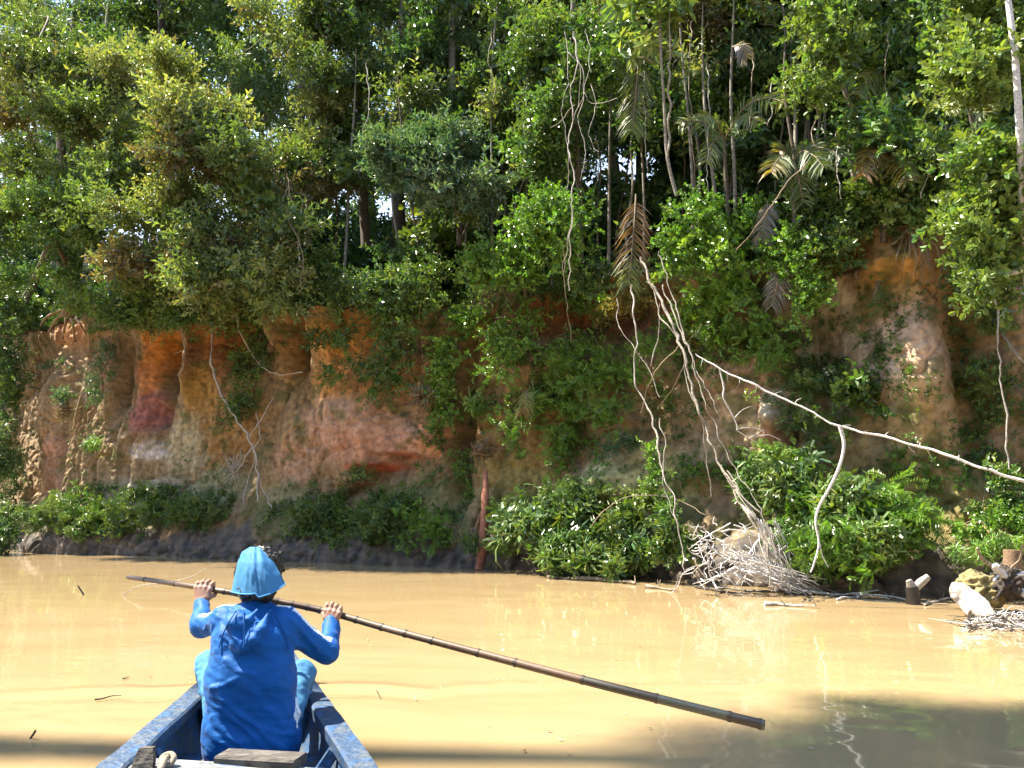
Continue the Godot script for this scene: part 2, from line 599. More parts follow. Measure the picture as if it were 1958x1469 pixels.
# ---------------------------------------------------------------- bank, ground, water
func build_bank():
	var s := Solid.new()
	var first := 90
	var last := mini(bank.size() - 1, 640)
	var cols := PackedInt32Array()
	var fine_from := int(cliff_spot(-20, 900).x / STEP)
	var fine_to := int(cliff_spot(1975, 900).x / STEP)
	var stations := PackedFloat32Array()
	var k := float(first)
	while k < last:
		stations.append(k)
		k += 0.36 if k > fine_from - 10 and k < fine_to + 10 else 3.0
	var rows := 158
	var crack := []
	for p in [[640, 948], [668, 925], [700, 893], [748, 866], [782, 872]]:
		crack.append(cliff_spot(p[0], p[1]))
	for st in stations:
		var b := bank_at(st)
		var nn := normal_at(st)
		var m := st * STEP
		var top := top_of(m)
		for r in rows:
			var t := float(r) / (rows - 1)
			var y := lerpf(-0.5, top, t)
			var o := cliff_off(m, y)
			# the broken ledge across the smooth face
			for e in crack.size() - 1:
				var q := Geometry2D.get_closest_point_to_segment(Vector2(m, y), crack[e], crack[e + 1])
				var dd := q.distance_to(Vector2(m, y))
				if dd < 0.6 and y < q.y:
					o -= 0.30 * (1.0 - dd / 0.6)
			o += 0.022 * grain.get_noise_2d(m * 90.0, y * 60.0) + 0.06 * absf(grain.get_noise_2d(m * 40.0, y * 9.0)) - 0.10 * pow(1.0 - absf(lump.get_noise_2d(m * 16.0 + 400.0, y * 12.0)), 14.0) - 0.05 * pow(1.0 - absf(lump.get_noise_2d(m * 9.0, y * 34.0 + 90.0)), 18.0)
			s.v.append(Vector3(b.x + nn.x * o, y, b.y + nn.y * o))
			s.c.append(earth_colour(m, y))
	for a in stations.size() - 1:
		for r in rows - 1:
			var q := a * rows + r
			s.quad(q, q + 1, q + rows + 1, q + rows)
	var st2 := SurfaceTool.new()
	st2.create_from(s.mesh(), 0)
	st2.generate_normals()
	var cliff := part("cliff", st2.commit(), mat.earth, self)
	tag(cliff, "steep orange and grey clay cliff rising from the river", "", "", "structure")
	# forest floor behind its edge
	var g := Solid.new()
	var stn := PackedFloat32Array()
	k = 0.0
	while k < bank.size() - 1:
		stn.append(k)
		k += 4.0
	var backs := [-0.05, 0.15, 0.5, 1.0, 2.0, 3.5, 5.0, 8.0, 12.0, 18.0, 28.0, 45.0, 80.0]
	for st in stn:
		var b := bank_at(st)
		var nn := normal_at(st)
		var top := top_of(st * STEP)
		var edge := cliff_off(st * STEP, top)
		for bk in backs:
			var p: Vector2 = b + nn * (edge - bk)
			var h: float = top + 0.03 + bk * 0.035 + (0.5 * lump.get_noise_2d(p.x * 4.0, p.y * 4.0) if bk > 0.9 else 0.0)
			g.v.append(Vector3(p.x, h, p.y))
	for a in stn.size() - 1:
		for r in backs.size() - 1:
			var q := a * backs.size() + r
			g.quad(q, q + 1, q + backs.size() + 1, q + backs.size())
	var st3 := SurfaceTool.new()
	st3.create_from(g.mesh(), 0)
	st3.generate_normals()
	tag(part("forest_floor", st3.commit(), mat.floor, self), "", "", "", "structure")
	# low bank on this side of the river, left of and behind the canoe
	var nb := Solid.new()
	for a in 30:
		for r in 10:
			var x := -10.0 - r * 2.2 - 1.2 * sin(a * 0.7)
			var z := -9.0 + a * 1.6
			nb.v.append(Vector3(x, -0.4 + 1.5 * smoothstep(0, 3, r) + 0.3 * lump.get_noise_2d(x * 5, z * 5), z))
	for a in 29:
		for r in 9:
			nb.quad(a * 10 + r, a * 10 + r + 1, a * 10 + r + 11, a * 10 + r + 10)
	var st4 := SurfaceTool.new()
	st4.create_from(nb.mesh(), 0)
	st4.generate_normals()
	tag(part("near_bank", st4.commit(), mat.floor, self), "", "", "", "structure")
	# unseen bank added behind the canoe; its trees hold back low sky light
	var rb := Solid.new()
	for a in 40:
		for r in 9:
			var x := -46.0 + a * 2.4
			var z := 8.0 + r * 4.0 + 1.0 * sin(a * 0.6)
			rb.v.append(Vector3(x, -0.5 + 2.2 * smoothstep(0, 3, r) + 0.3 * lump.get_noise_2d(x * 5, z * 5), z))
	for a in 39:
		for r in 8:
			rb.quad(a * 9 + r, a * 9 + r + 1, a * 9 + r + 10, a * 9 + r + 9)
	var st5 := SurfaceTool.new()
	st5.create_from(rb.mesh(), 0)
	st5.generate_normals()
	tag(part("added_rear_bank", st5.commit(), mat.floor, self), "", "", "", "structure")


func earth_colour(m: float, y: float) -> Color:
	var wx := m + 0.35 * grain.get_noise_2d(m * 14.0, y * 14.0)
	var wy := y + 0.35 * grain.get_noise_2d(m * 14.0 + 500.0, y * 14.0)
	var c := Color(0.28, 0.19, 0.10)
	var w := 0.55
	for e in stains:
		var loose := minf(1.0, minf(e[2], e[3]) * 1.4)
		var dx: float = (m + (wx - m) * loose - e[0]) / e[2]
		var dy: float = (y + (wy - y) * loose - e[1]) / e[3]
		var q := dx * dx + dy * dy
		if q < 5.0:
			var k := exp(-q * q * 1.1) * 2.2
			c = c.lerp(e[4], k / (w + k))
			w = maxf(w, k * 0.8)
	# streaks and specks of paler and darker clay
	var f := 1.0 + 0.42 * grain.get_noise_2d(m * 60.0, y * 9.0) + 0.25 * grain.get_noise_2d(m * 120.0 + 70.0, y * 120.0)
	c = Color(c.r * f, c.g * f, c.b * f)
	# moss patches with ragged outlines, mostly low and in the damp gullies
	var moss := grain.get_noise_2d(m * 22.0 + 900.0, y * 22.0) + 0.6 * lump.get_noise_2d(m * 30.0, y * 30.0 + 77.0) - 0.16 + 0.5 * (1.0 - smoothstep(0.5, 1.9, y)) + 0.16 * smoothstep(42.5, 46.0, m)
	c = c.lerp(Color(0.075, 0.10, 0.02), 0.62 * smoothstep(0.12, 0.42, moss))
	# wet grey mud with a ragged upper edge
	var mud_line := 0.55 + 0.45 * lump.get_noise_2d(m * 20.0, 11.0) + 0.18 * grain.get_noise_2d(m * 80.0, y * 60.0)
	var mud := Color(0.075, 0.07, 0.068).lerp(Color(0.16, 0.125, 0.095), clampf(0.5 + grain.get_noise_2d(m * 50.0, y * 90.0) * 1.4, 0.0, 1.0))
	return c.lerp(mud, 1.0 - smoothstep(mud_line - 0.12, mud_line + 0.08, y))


func build_water():
	var xs := PackedFloat32Array()
	var zs := PackedFloat32Array()
	var x := -90.0
	while x < 90.0:
		xs.append(x)
		x += 0.07 if x > -5.0 and x < 4.6 else (0.35 if x > -16.0 and x < 9.0 else 6.0)
	var z := -60.0
	while z < 40.0:
		zs.append(z)
		z += 0.05 if z > -8.0 and z < -2.6 else (0.22 if z > -22.0 and z <= -8.0 else 3.0)
	var s := Solid.new()
	var bow := Vector2(-1.72, -5.9)
	for zz in zs:
		for xx in xs:
			var h := 0.0
			if zz > -22.0 and xx > -16.0 and xx < 9.0 and zz < -1.0:
				h = 0.0016 * grain.get_noise_2d(xx * 26.0, zz * 60.0) + 0.002 * lump.get_noise_2d(xx * 9.0, zz * 22.0)
				# the wave that the bow pushes aside, and the rougher water behind it
				var dx := absf(xx - bow.x)
				var crest := zz - (bow.y + 0.32 - 0.02 * dx + 0.35 * lump.get_noise_2d(xx * 12.0, 3.0))
				h += 0.024 * exp(-crest * crest / 0.012) * exp(-dx * 0.55) - 0.016 * exp(-pow(crest - 0.17, 2.0) / 0.010) * exp(-dx * 0.6)
				if crest > 0.0:
					h += (0.010 if xx < bow.x else 0.003) * smoothstep(0.0, 0.5, crest) * grain.get_noise_2d(xx * 50.0 + 60.0, zz * 85.0) * exp(-dx * 0.12)
			s.v.append(Vector3(xx, h, zz))
	var w := xs.size()
	for a in zs.size() - 1:
		for b in w - 1:
			s.quad(a * w + b, a * w + b + 1, (a + 1) * w + b + 1, (a + 1) * w + b)
	var st := SurfaceTool.new()
	st.create_from(s.mesh(), 0)
	st.generate_normals()
	var m := StandardMaterial3D.new()
	m.albedo_color = Color(0.28, 0.205, 0.112).linear_to_srgb()
	m.albedo_texture = noise_tex(0.006, 4, Color(0.95, 0.94, 0.92), Color(1, 1, 1), 21, 512, Color(0.98, 0.975, 0.965))
	m.uv1_triplanar = true
	m.uv1_world_triplanar = true
	m.uv1_scale = Vector3(0.12, 0.12, 0.3)
	m.roughness = 0.05
	m.metallic_specular = 0.42
	m.normal_enabled = true
	m.normal_texture = bump_tex(0.012, 3, 2.0, 31)
	m.normal_scale = 0.11
	tag(part("river_water", st.commit(), m, self), "muddy tan river water in the foreground", "", "", "structure")


# ---------------------------------------------------------------- trees
# clumps of sprigs fill the blobs of a crown; limbs run from the trunk to some of the clumps
func crown_and_limbs(leaves: Leaves, wood: Solid, trunk: PackedVector3Array, r_top: float, blobs: Array, kind: Dictionary, rng: RandomNumberGenerator, sprig_size: float, per_clump := 18, clump_r := 0.36, limb_share := 0.35):
	for b in blobs:
		var centre: Vector3 = b[0]
		var rad: Vector3 = b[1]
		var left: int = b[2]
		var inner := centre
		if trunk.size():
			var bd := 1e9
			for q in trunk:
				var dist := q.distance_to(centre) + 0.6 * maxf(0.0, q.y - centre.y + 0.3)
				if dist < bd:
					bd = dist
					inner = q
		while left > 0:
			# one limb with clumps along its outer part
			var d := rand_dir(rng)
			d.y *= 0.8
			var tip := centre + d * rad * rng.randf_range(0.55, 1.3)
			var from := inner.lerp(centre, rng.randf_range(0.0, 0.9))
			var length := from.distance_to(tip)
			var line := wander(from, tip, length * 0.07, rng, 2, -length * 0.10)
			if rng.randf() < limb_share * 2.0:
				tube(wood, line, clampf(length * 0.011, 0.008, r_top), 0.004, 5)
			var here := mini(left, 5 + rng.randi() % 4)
			left -= here
			var tint := rng.randi() % int(kind.tints)
			var lush := rng.randf_range(0.55, 1.4)
			for c in here:
				var t := 1.0 - 0.62 * pow(rng.randf(), 1.3)
				var p := line[int(t * (line.size() - 1))] + rand_dir(rng) * clump_r * 0.5
				var r := clump_r * rng.randf_range(0.55, 1.2)
				for j in int(per_clump * lush * rng.randf_range(0.6, 1.25)):
					var o := rand_dir(rng)
					o.y *= 0.6
					var dir := o * 0.9 + d * 0.6 + Vector3(0, 0.1, 0) + rand_dir(rng) * 0.35
					stamp(leaves, kind, rng, p + o * r * pow(rng.randf(), 0.6), dir, sprig_size * rng.randf_range(0.5, 1.5), tint if rng.randf() < 0.8 else -1)


# a tree whose trunk and crown are given where they stand along the bank: [picture x, picture y, metres out from the waterline]
func bank_tree(called: String, label: String, group: String, trunk_px: Array, r0: float, r1: float, bark: Material, blob_px: Array, kind: String, sprig_size := 1.0, seed_ := 1, per_clump := 18, clump_r := 0.36, limb_share := 0.35):
	var rng := rng_of(seed_)
	var pts := []
	for p in trunk_px:
		pts.append(bank_hit(p[0], p[1], p[2]))
	var base: Vector3 = pts[0]
	var o := thing(called, label, "tree", base, group)
	var rel := []
	for p in pts:
		rel.append(p - base)
	var line := smooth_line(rel, 6)
	var wood := Solid.new()
	tube(wood, line, r0, r1, 9, Color.WHITE, 0.12)
	var blobs := []
	for b in blob_px:
		var c := bank_hit(b[0], b[1], b[2])
		var m := scale_at(c)
		blobs.append([c - base, Vector3(b[3] * m, b[4] * m, minf(b[3], b[4]) * m * 0.9), b[5]])
	var leaves := Leaves.new()
	crown_and_limbs(leaves, wood, line, r1 * 1.2, blobs, kinds[kind], rng, sprig_size, per_clump, clump_r, limb_share)
	part("trunk", wood.mesh(), bark, o)
	commit(leaves, "crown", mat.leaf, o)
	return o


func build_forest():
	var front := "trees leaning out over the cliff edge"
	bank_tree("leaning_tree", "big sunlit tree with a slanting brown trunk above the cliff", front, [[455, 590, -1.0], [400, 520, -0.3], [350, 440, 0.2], [310, 330, 0.4], [330, 200, 0.2]], 0.16, 0.05, mat.bark,
		[[300, 440, 1.0, 140, 90, 46], [390, 300, 0.7, 130, 110, 60], [330, 190, 0.2, 130, 90, 44], [470, 470, 1.1, 110, 80, 34], [230, 530, 1.0, 80, 50, 20], [520, 330, 0.3, 70, 90, 22], [420, 560, 1.0, 90, 30, 16], [540, 540, 0.9, 60, 40, 12]], "olive", 0.95, 11, 19)
	bank_tree("leaning_tree", "yellow-green tree with pale bare twigs at the upper left corner", front, [[40, 590, -1.6], [90, 480, -1.2], [120, 330, -0.8], [110, 190, -0.6], [130, 80, -0.6]], 0.13, 0.04, mat.bark,
		[[90, 130, -0.3, 110, 80, 44], [170, 240, 0.2, 110, 70, 40], [50, 270, -0.2, 80, 70, 30], [20, 60, -0.8, 70, 60, 22], [200, 130, 0.0, 60, 60, 18], [240, 320, 0.5, 60, 60, 18]], "olive", 1.05, 12, 17)
	bank_tree("leaning_tree", "dark small-leaved tree rooted on the far left clay buttress", front, [[128, 608, -0.5], [132, 585, -0.5], [140, 540, -0.6], [110, 470, -0.4]], 0.17, 0.05, mat.root,
		[[60, 450, 0.3, 80, 80, 34], [130, 420, 0.4, 80, 60, 30], [40, 540, 0.2, 60, 40, 14], [190, 400, 0.5, 50, 50, 14], [100, 350, 0.0, 80, 40, 18], [150, 560, 0.5, 50, 22, 8]], "mid", 0.85, 13, 20)
	bank_tree("slender_tree", "tree with a thin pale trunk left of the dark hollow", front, [[588, 470, -2.0], [592, 350, -2.0], [598, 200, -2.0], [604, 60, -2.0], [606, -120, -2.0]], 0.09, 0.06, mat.pale_bark,
		[[540, 70, -1.4, 110, 80, 36], [640, 170, -1.8, 70, 80, 26], [560, 330, -1.3, 60, 80, 18], [620, -80, -1.8, 160, 70, 30], [650, 330, -1.6, 50, 60, 12]], "olive", 1.05, 14)
	bank_tree("dark_tree", "dark blue-green tree in the middle with sky gaps behind it", front, [[700, 470, -3.0], [690, 300, -3.0], [684, 120, -3.0], [690, -80, -3.0]], 0.13, 0.08, mat.bark,
		[[760, 110, -2.2, 90, 90, 20], [740, 250, -2.0, 80, 70, 14], [820, 330, -1.6, 60, 40, 6], [700, -60, -2.5, 160, 70, 34]], "deep", 1.05, 15)
	bank_tree("dark_tree", "dark tree with a pale upright trunk over the dark hollow", front, [[872, 430, -2.6], [868, 300, -2.6], [864, 100, -2.6], [866, -100, -2.6]], 0.10, 0.07, mat.pale_bark,
		[[900, 140, -2.0, 80, 100, 18], [960, 250, -1.6, 60, 50, 10], [850, 30, -2.2, 80, 60, 12], [900, -80, -2.4, 160, 60, 30]], "deep", 1.05, 16)
	bank_tree("spreading_tree", "low tree with silvery drooping leaves hanging over the dark hollow", front, [[880, 470, -1.6], [878, 400, -1.5], [870, 330, -1.2], [850, 300, -0.6]], 0.08, 0.03, mat.bark,
		[[800, 310, 0.3, 90, 30, 22], [740, 345, 0.5, 50, 24, 12], [870, 350, 0.3, 70, 30, 16], [920, 360, 0.2, 40, 22, 8], [840, 270, -0.2, 80, 30, 14]], "teal", 0.9, 17, 22, 0.34)
	bank_tree("small_tree", "small yellow-green tree with hanging roots beside the long white liana", front, [[1110, 500, -1.0], [1108, 380, -0.9], [1100, 200, -0.7], [1095, 60, -0.7], [1100, -60, -0.7]], 0.07, 0.05, mat.bark,
		[[1050, 90, -0.2, 60, 70, 20], [1060, 215, 0.0, 70, 40, 18], [1120, 30, -0.3, 70, 50, 16], [1010, 290, 0.0, 40, 30, 8], [1180, 130, -0.2, 50, 60, 12]], "mid", 1.0, 18)
	bank_tree("small_tree", "slender forked tree with big star-shaped leaf whorls at the top", front, [[1294, 375, 0.2], [1276, 300, 0.3], [1270, 200, 0.4], [1262, 60, 0.5], [1262, -40, 0.5]], 0.032, 0.016, mat.pale_bark,
		[[1255, 40, 0.5, 60, 50, 8], [1290, 10, 0.5, 60, 30, 6], [1230, 110, 0.6, 40, 30, 5], [1200, 40, 0.3, 50, 40, 5]], "whorl", 0.9, 19, 3, 0.35)
	bank_tree("slender_tree", "tree with a white crooked leaning trunk at the upper right", front, [[1668, 370, -0.9], [1676, 330, -0.9], [1650, 250, -0.7], [1622, 190, -0.5], [1600, 130, -0.4], [1586, 105, -0.4]], 0.06, 0.035, mat.pale_bark,
		[[1570, 80, 0.0, 60, 60, 10], [1600, 30, -0.2, 60, 40, 7], [1545, 150, 0.1, 30, 30, 3], [1560, -40, -0.3, 80, 50, 10]], "sunny", 0.6, 20, 24, 0.34)
	bank_tree("big_tree", "thick dark double-trunked tree at the upper right", front, [[1494, 400, -3.4], [1490, 280, -3.4], [1482, 120, -3.4], [1478, -40, -3.4], [1476, -200, -3.4]], 0.22, 0.17, mat.dark_bark,
		[[1420, 60, -2.6, 80, 60, 12], [1520, -60, -3.0, 160, 70, 34], [1540, 330, -2.2, 40, 30, 6], [1400, 170, -2.4, 60, 40, 10], [1380, -60, -2.6, 120, 60, 24]], "mid", 1.1, 21)
	bank_tree("grey_tree", "straight grey trunked tree right of the dark double trunk", front, [[1636, 380, -3.6], [1634, 250, -3.6], [1630, 100, -3.6], [1626, -60, -3.6], [1624, -200, -3.6]], 0.12, 0.09, mat.pale_bark,
		[[1700, 60, -2.4, 90, 70, 16], [1650, -90, -3.0, 160, 70, 34], [1760, -40, -2.6, 90, 60, 20]], "mid", 1.1, 22)
	bank_tree("leafy_tree", "mid green leafy tree behind the yellow palm leaf", front, [[1765, 420, -1.5], [1762, 300, -1.4], [1758, 180, -1.3], [1760, 60, -1.3]], 0.06, 0.03, mat.bark,
		[[1740, 190, -0.6, 90, 80, 18], [1790, 90, -0.6, 70, 60, 14], [1690, 280, -0.4, 60, 40, 7], [1800, 280, -0.2, 60, 50, 10]], "mid", 1.0, 23, 22)
	bank_tree("sunlit_tree", "sunlit tree with a glaring white trunk at the right edge", front, [[1966, 560, 1.0], [1956, 420, 1.9], [1950, 250, 2.3], [1940, 100, 2.4], [1926, -20, 2.4], [1920, -140, 2.4]], 0.042, 0.03, mat.bleached,
		[[1850, 70, 1.5, 60, 60, 9], [1880, 170, 1.6, 50, 50, 8], [1930, 60, 1.6, 60, 70, 9], [1850, 130, 1.5, 50, 40, 6], [1900, 290, 1.7, 60, 40, 9], [1880, 380, 1.6, 70, 40, 11], [1920, 450, 1.7, 50, 60, 11], [1930, 340, 1.6, 50, 40, 7], [1830, 20, 1.4, 50, 40, 6], [1910, 520, 1.5, 40, 30, 5]], "sunny", 0.55, 24, 30, 0.34)
	# saplings: thin pale stems in the shade behind the edge
	var rng := rng_of(77)
	var stems := [[560, 380], [655, 420], [770, 440], [800, 420], [940, 430], [985, 400], [1145, 330], [1330, 400], [1346, 420], [1370, 390], [1402, 410], [1440, 380], [1530, 380], [1560, 400], [1578, 380], [1600, 410], [1715, 410], [1740, 420], [1800, 400], [470, 420], [1225, 350], [1180, 400], [1300, 330], [1160, 370], [1205, 380], [1318, 410], [1358, 400], [1386, 420], [1424, 400], [1462, 410], [1512, 390], [1545, 410], [1590, 395], [1650, 400], [1690, 410], [960, 420], [910, 430], [640, 440], [575, 430], [1012, 410], [1060, 390]]
	stems.sort_custom(func(a, b): return a[0] < b[0])
	for k in stems.size():
		var px: float = stems[k][0]
		var off := -1.0 - 2.0 * rng.randf()
		var foot := bank_hit(px, stems[k][1], off)
		foot.y = minf(foot.y, 5.6)
		var o := thing("sapling", "thin pale forest sapling, %s stem from the left behind the cliff edge" % ordinal(k), "sapling", foot, "thin saplings behind the cliff edge")
		var h := rng.randf_range(3.5, 6.5)
		var lean := Vector3(rng.randf_range(-.5, .5), h, rng.randf_range(-.4, .4))
		var line := wander(Vector3(0, -0.25, 0), lean, 0.12, rng, 3)
		var wood := Solid.new()
		tube(wood, line, rng.randf_range(0.026, 0.05), 0.014, 6)
		var leaves := Leaves.new()
		var blobs := [[lean, Vector3(0.7, 0.6, 0.7), 8], [lean * 0.72, Vector3(0.6, 0.5, 0.6), 2]]
		crown_and_limbs(leaves, wood, line, 0.012, blobs, kinds[["mid", "deep", "olive", "broad"][k % 4]], rng, 1.0, 14, 0.3, 0.7)
		part("stem", wood.mesh(), mat.pale_bark if k % 3 else mat.bark, o)
		commit(leaves, "foliage", mat.leaf, o)
	# the closed forest behind: shared trunks and crowns, each tree turned and sized on its own
	var protos := []
	for pk in 5:
		var r2 := rng_of(300 + pk)
		var h := 15.0 + pk * 1.5
		var line := wander(Vector3(0, -0.5, 0), Vector3(r2.randf_range(-.8, .8), h, r2.randf_range(-.8, .8)), 0.25, r2, 3)
		var wood := Solid.new()
		tube(wood, line, 0.19, 0.06, 8, Color.WHITE, 0.1)
		var blobs := []
		for b in 9:
			var t := (0.40 if pk < 3 else 0.12) + (0.62 if pk < 3 else 0.9) * b / 8.0
			var a := b * 2.4
			blobs.append([Vector3(cos(a) * 1.2, h * t, sin(a) * 1.2), Vector3(2.3, 1.3, 2.3) * (0.75 + 0.5 * t), 17])
		var leaves := Leaves.new()
		crown_and_limbs(leaves, wood, line, 0.05, blobs, kinds["far" if pk % 2 == 0 else "far_olive"], r2, 0.9, 17, 0.62, 0.25)
		var holder := Node3D.new()
		part("trunk", wood.mesh(), [mat.pale_bark, mat.bark, mat.dark_bark, mat.bark, mat.pale_bark][pk], holder)
		commit(leaves, "crown", mat.leaf, holder)
		protos.append(holder)
	var spots := []
	var r3 := rng_of(55)
	for row in [[-4.6, 9], [-7.5, 11], [-11.5, 14], [-17.0, 15], [-25.0, 14]]:
		for k in row[1]:
			var px: float = -320.0 + (k + 0.5 + r3.randf_range(-.38, .38)) * 2600.0 / row[1]
			spots.append([px, row[0] + r3.randf_range(-.9, .9), row])
	for rown in 5:
		var mine := []
		for sp in spots:
			if is_equal_approx(sp[2][0], [-4.6, -7.5, -11.5, -17.0, -25.0][rown]):
				mine.append(sp)
		mine.sort_custom(func(a, b): return a[0] < b[0])
		for k in mine.size():
			var p := bank_hit(mine[k][0], 700, mine[k][1])
			p.y = 5.2 + 0.7 * (1.0 - smoothstep(31.0, 42.0, bank_index(mine[k][0], mine[k][1]) * STEP))
			var o: Node3D = protos[r3.randi() % 5 if rown < 2 else 3 + r3.randi() % 2].duplicate()
			o.name = numbered("forest_tree")
			add_child(o)
			o.position = p
			o.rotation.y = r3.randf() * TAU
			o.scale = Vector3.ONE * r3.randf_range(0.85, 1.2)
			tag(o, "tall shaded forest tree, %s from the left in the %s row behind the cliff edge" % [ordinal(k), ordinal(rown)], "tree", "forest trees behind the cliff edge")
	for k in 30:  # unseen trees added to cut sky light from behind and deepen contrast
		var o: Node3D = protos[3 + k % 2].duplicate()
		o.name = numbered("added_bank_tree")
		add_child(o)
		o.position = Vector3(-36.0 + k * 2.5, 0.7, 14.0 + 5.0 * (k % 3) + r3.randf_range(-1, 1))
		o.rotation.y = r3.randf() * TAU
		o.scale = Vector3.ONE * r3.randf_range(0.95, 1.2)
		tag(o, "added forest tree on the bank behind the canoe, outside the view, %s along" % ordinal(k), "tree", "added forest trees on the bank behind the canoe")
	for h in protos:
		h.free()
	# undergrowth between the trunks
	var bushes := []
	for pk in 4:
		var r4 := rng_of(400 + pk)
		var wood := Solid.new()
		var leaves := Leaves.new()
		var stems4 := smooth_line([Vector3(0, -0.3, 0), Vector3(0.1, 0.7, 0), Vector3(0, 1.5, 0.1)], 4)
		tube(wood, stems4, 0.04, 0.02, 6)
		crown_and_limbs(leaves, wood, stems4, 0.02, [[Vector3(0, 1.2, 0), Vector3(1.1, 1.0, 1.0), 26], [Vector3(0.3, 0.4, 0), Vector3(1.0, 0.5, 0.9), 10]], kinds[["deep", "mid", "far", "broad"][pk]], r4, [1.0, 1.0, 0.7, 0.9][pk], 20, 0.36, 0.4)
		var holder := Node3D.new()
		part("stem", wood.mesh(), mat.bark, holder)
		commit(leaves, "foliage", mat.leaf, holder)
		bushes.append(holder)
	var r5 := rng_of(66)
	for row in [[-1.8, 20, 0.55], [-4.2, 20, 1.2], [-6.2, 20, 1.7], [-9.5, 18, 2.0], [-14.0, 20, 1.9], [-21.0, 20, 2.6]]:
		for k in row[1]:
			var px: float = -120.0 + (k + 0.5 + r5.randf_range(-.3, .3)) * 2200.0 / row[1]
			if row[0] > -5.0 and px > 640 and px < 980 or row[0] > -4.0 and px > 1140 and px < 1720:
				continue
			var p := bank_hit(px, 700, row[0] + r5.randf_range(-.5, .5))
			p.y = 5.25 + 0.03 * -row[0] + 0.7 * (1.0 - smoothstep(31.0, 42.0, bank_index(px, row[0]) * STEP))
			var o: Node3D = bushes[r5.randi() % 4].duplicate()
			o.name = numbered("undergrowth_bush")
			add_child(o)
			o.position = p
			o.rotation.y = r5.randf() * TAU
			o.scale = Vector3.ONE * row[2] * r5.randf_range(0.8, 1.25)
			tag(o, "shaded undergrowth bush, %s from the left in the %s strip behind the cliff edge" % [ordinal(k), {-1.8: "front", -4.2: "second", -6.2: "middle", -9.5: "third", -14.0: "fourth", -21.0: "rear"}[row[0]]], "bush", "undergrowth between the trunks")
	for h in bushes:
		h.free()
	# a tree on the near left bank whose leafy limb hangs high over the river and shades the water beside the canoe
	var o2 := thing("overhanging_tree", "tall emergent tree on the near left bank outside the view", "tree", Vector3(-15.5, 0.9, -6.5))
	var trunk := smooth_line([Vector3(0, -0.5, 0), Vector3(0.3, 8, -0.2), Vector3(1.2, 16, -0.6), Vector3(2.4, 22.8, -1.3)], 6)
	var w2 := Solid.new()
	tube(w2, trunk, 0.4, 0.12, 9, Color.WHITE, 0.1)
	var l2 := Leaves.new()
	crown_and_limbs(l2, w2, trunk, 0.08, [[Vector3(3.5, 23.1, -1.15), Vector3(0.8, 0.6, 0.65), 50], [Vector3(4.6, 23.1, -0.85), Vector3(1.0, 0.6, 0.7), 60], [Vector3(5.8, 23.1, -0.4), Vector3(1.0, 0.6, 0.7), 50]], kinds.far, rng_of(500), 0.8, 26, 0.5, 0.5)
	part("trunk", w2.mesh(), mat.bark, o2)
	commit(l2, "crown", mat.leaf, o2)


# ---------------------------------------------------------------- shrubs and hanging plants on the cliff
# [picture x, y, out, half width, half height, sprigs, kind, size, fall, label]
func shrub(called: String, label: String, category: String, group: String, d: Array, seed_: int):
	var rng := rng_of(seed_)
	var c := on_cliff(d[0], d[1], d[2])
	var foot := on_cliff(d[0], d[1], -0.02)
	var m := scale_at(c)
	var o := thing(called, label, category, c, group)
	var out := bank_out(d[0])
	var rx: float = d[3] * m
	var ry: float = d[4] * m
	var leaves := Leaves.new()
	var wood := Solid.new()
	var fall: float = d[8]
	var along := Vector3(-out.z, 0, out.x)
	rx *= 1.12
	ry *= 1.12
	var clumps := maxi(3, int(d[5] / 7.5))
	var root := foot - c
	for k in clumps:
		var e := Vector2(rng.randfn() * 0.5, rng.randfn() * 0.5).limit_length(1.0)
		var depth := rng.randf_range(-0.3, 0.35) * minf(rx, ry) + 0.1
		var p := along * e.x * rx + Vector3.UP * e.y * ry + out * depth
		if k < 7:
			var start := root + along * e.x * rx * 0.3 + Vector3.UP * ry * (0.6 * signf(fall - 0.3))
			tube(wood, wander(start, p, 0.05, rng, 2, -0.08 * (1.0 - fall)), 0.011, 0.004, 5)
		var tint := rng.randi() % 5
		for j in 12:
			var q := rand_dir(rng)
			q *= minf(rx, ry) * 0.34
			var dir := out * rng.randf_range(0.2, 1.0) + Vector3.UP * (0.75 - 1.3 * fall) + rand_dir(rng) * 0.75
			stamp(leaves, kinds[d[6]], rng, p + q, dir, d[7] * rng.randf_range(0.7, 1.25), tint if rng.randf() < 0.7 else -1)
	part("stem", wood.mesh(), mat.vine, o)
	commit(leaves, "foliage", mat.leaf, o)
	return o


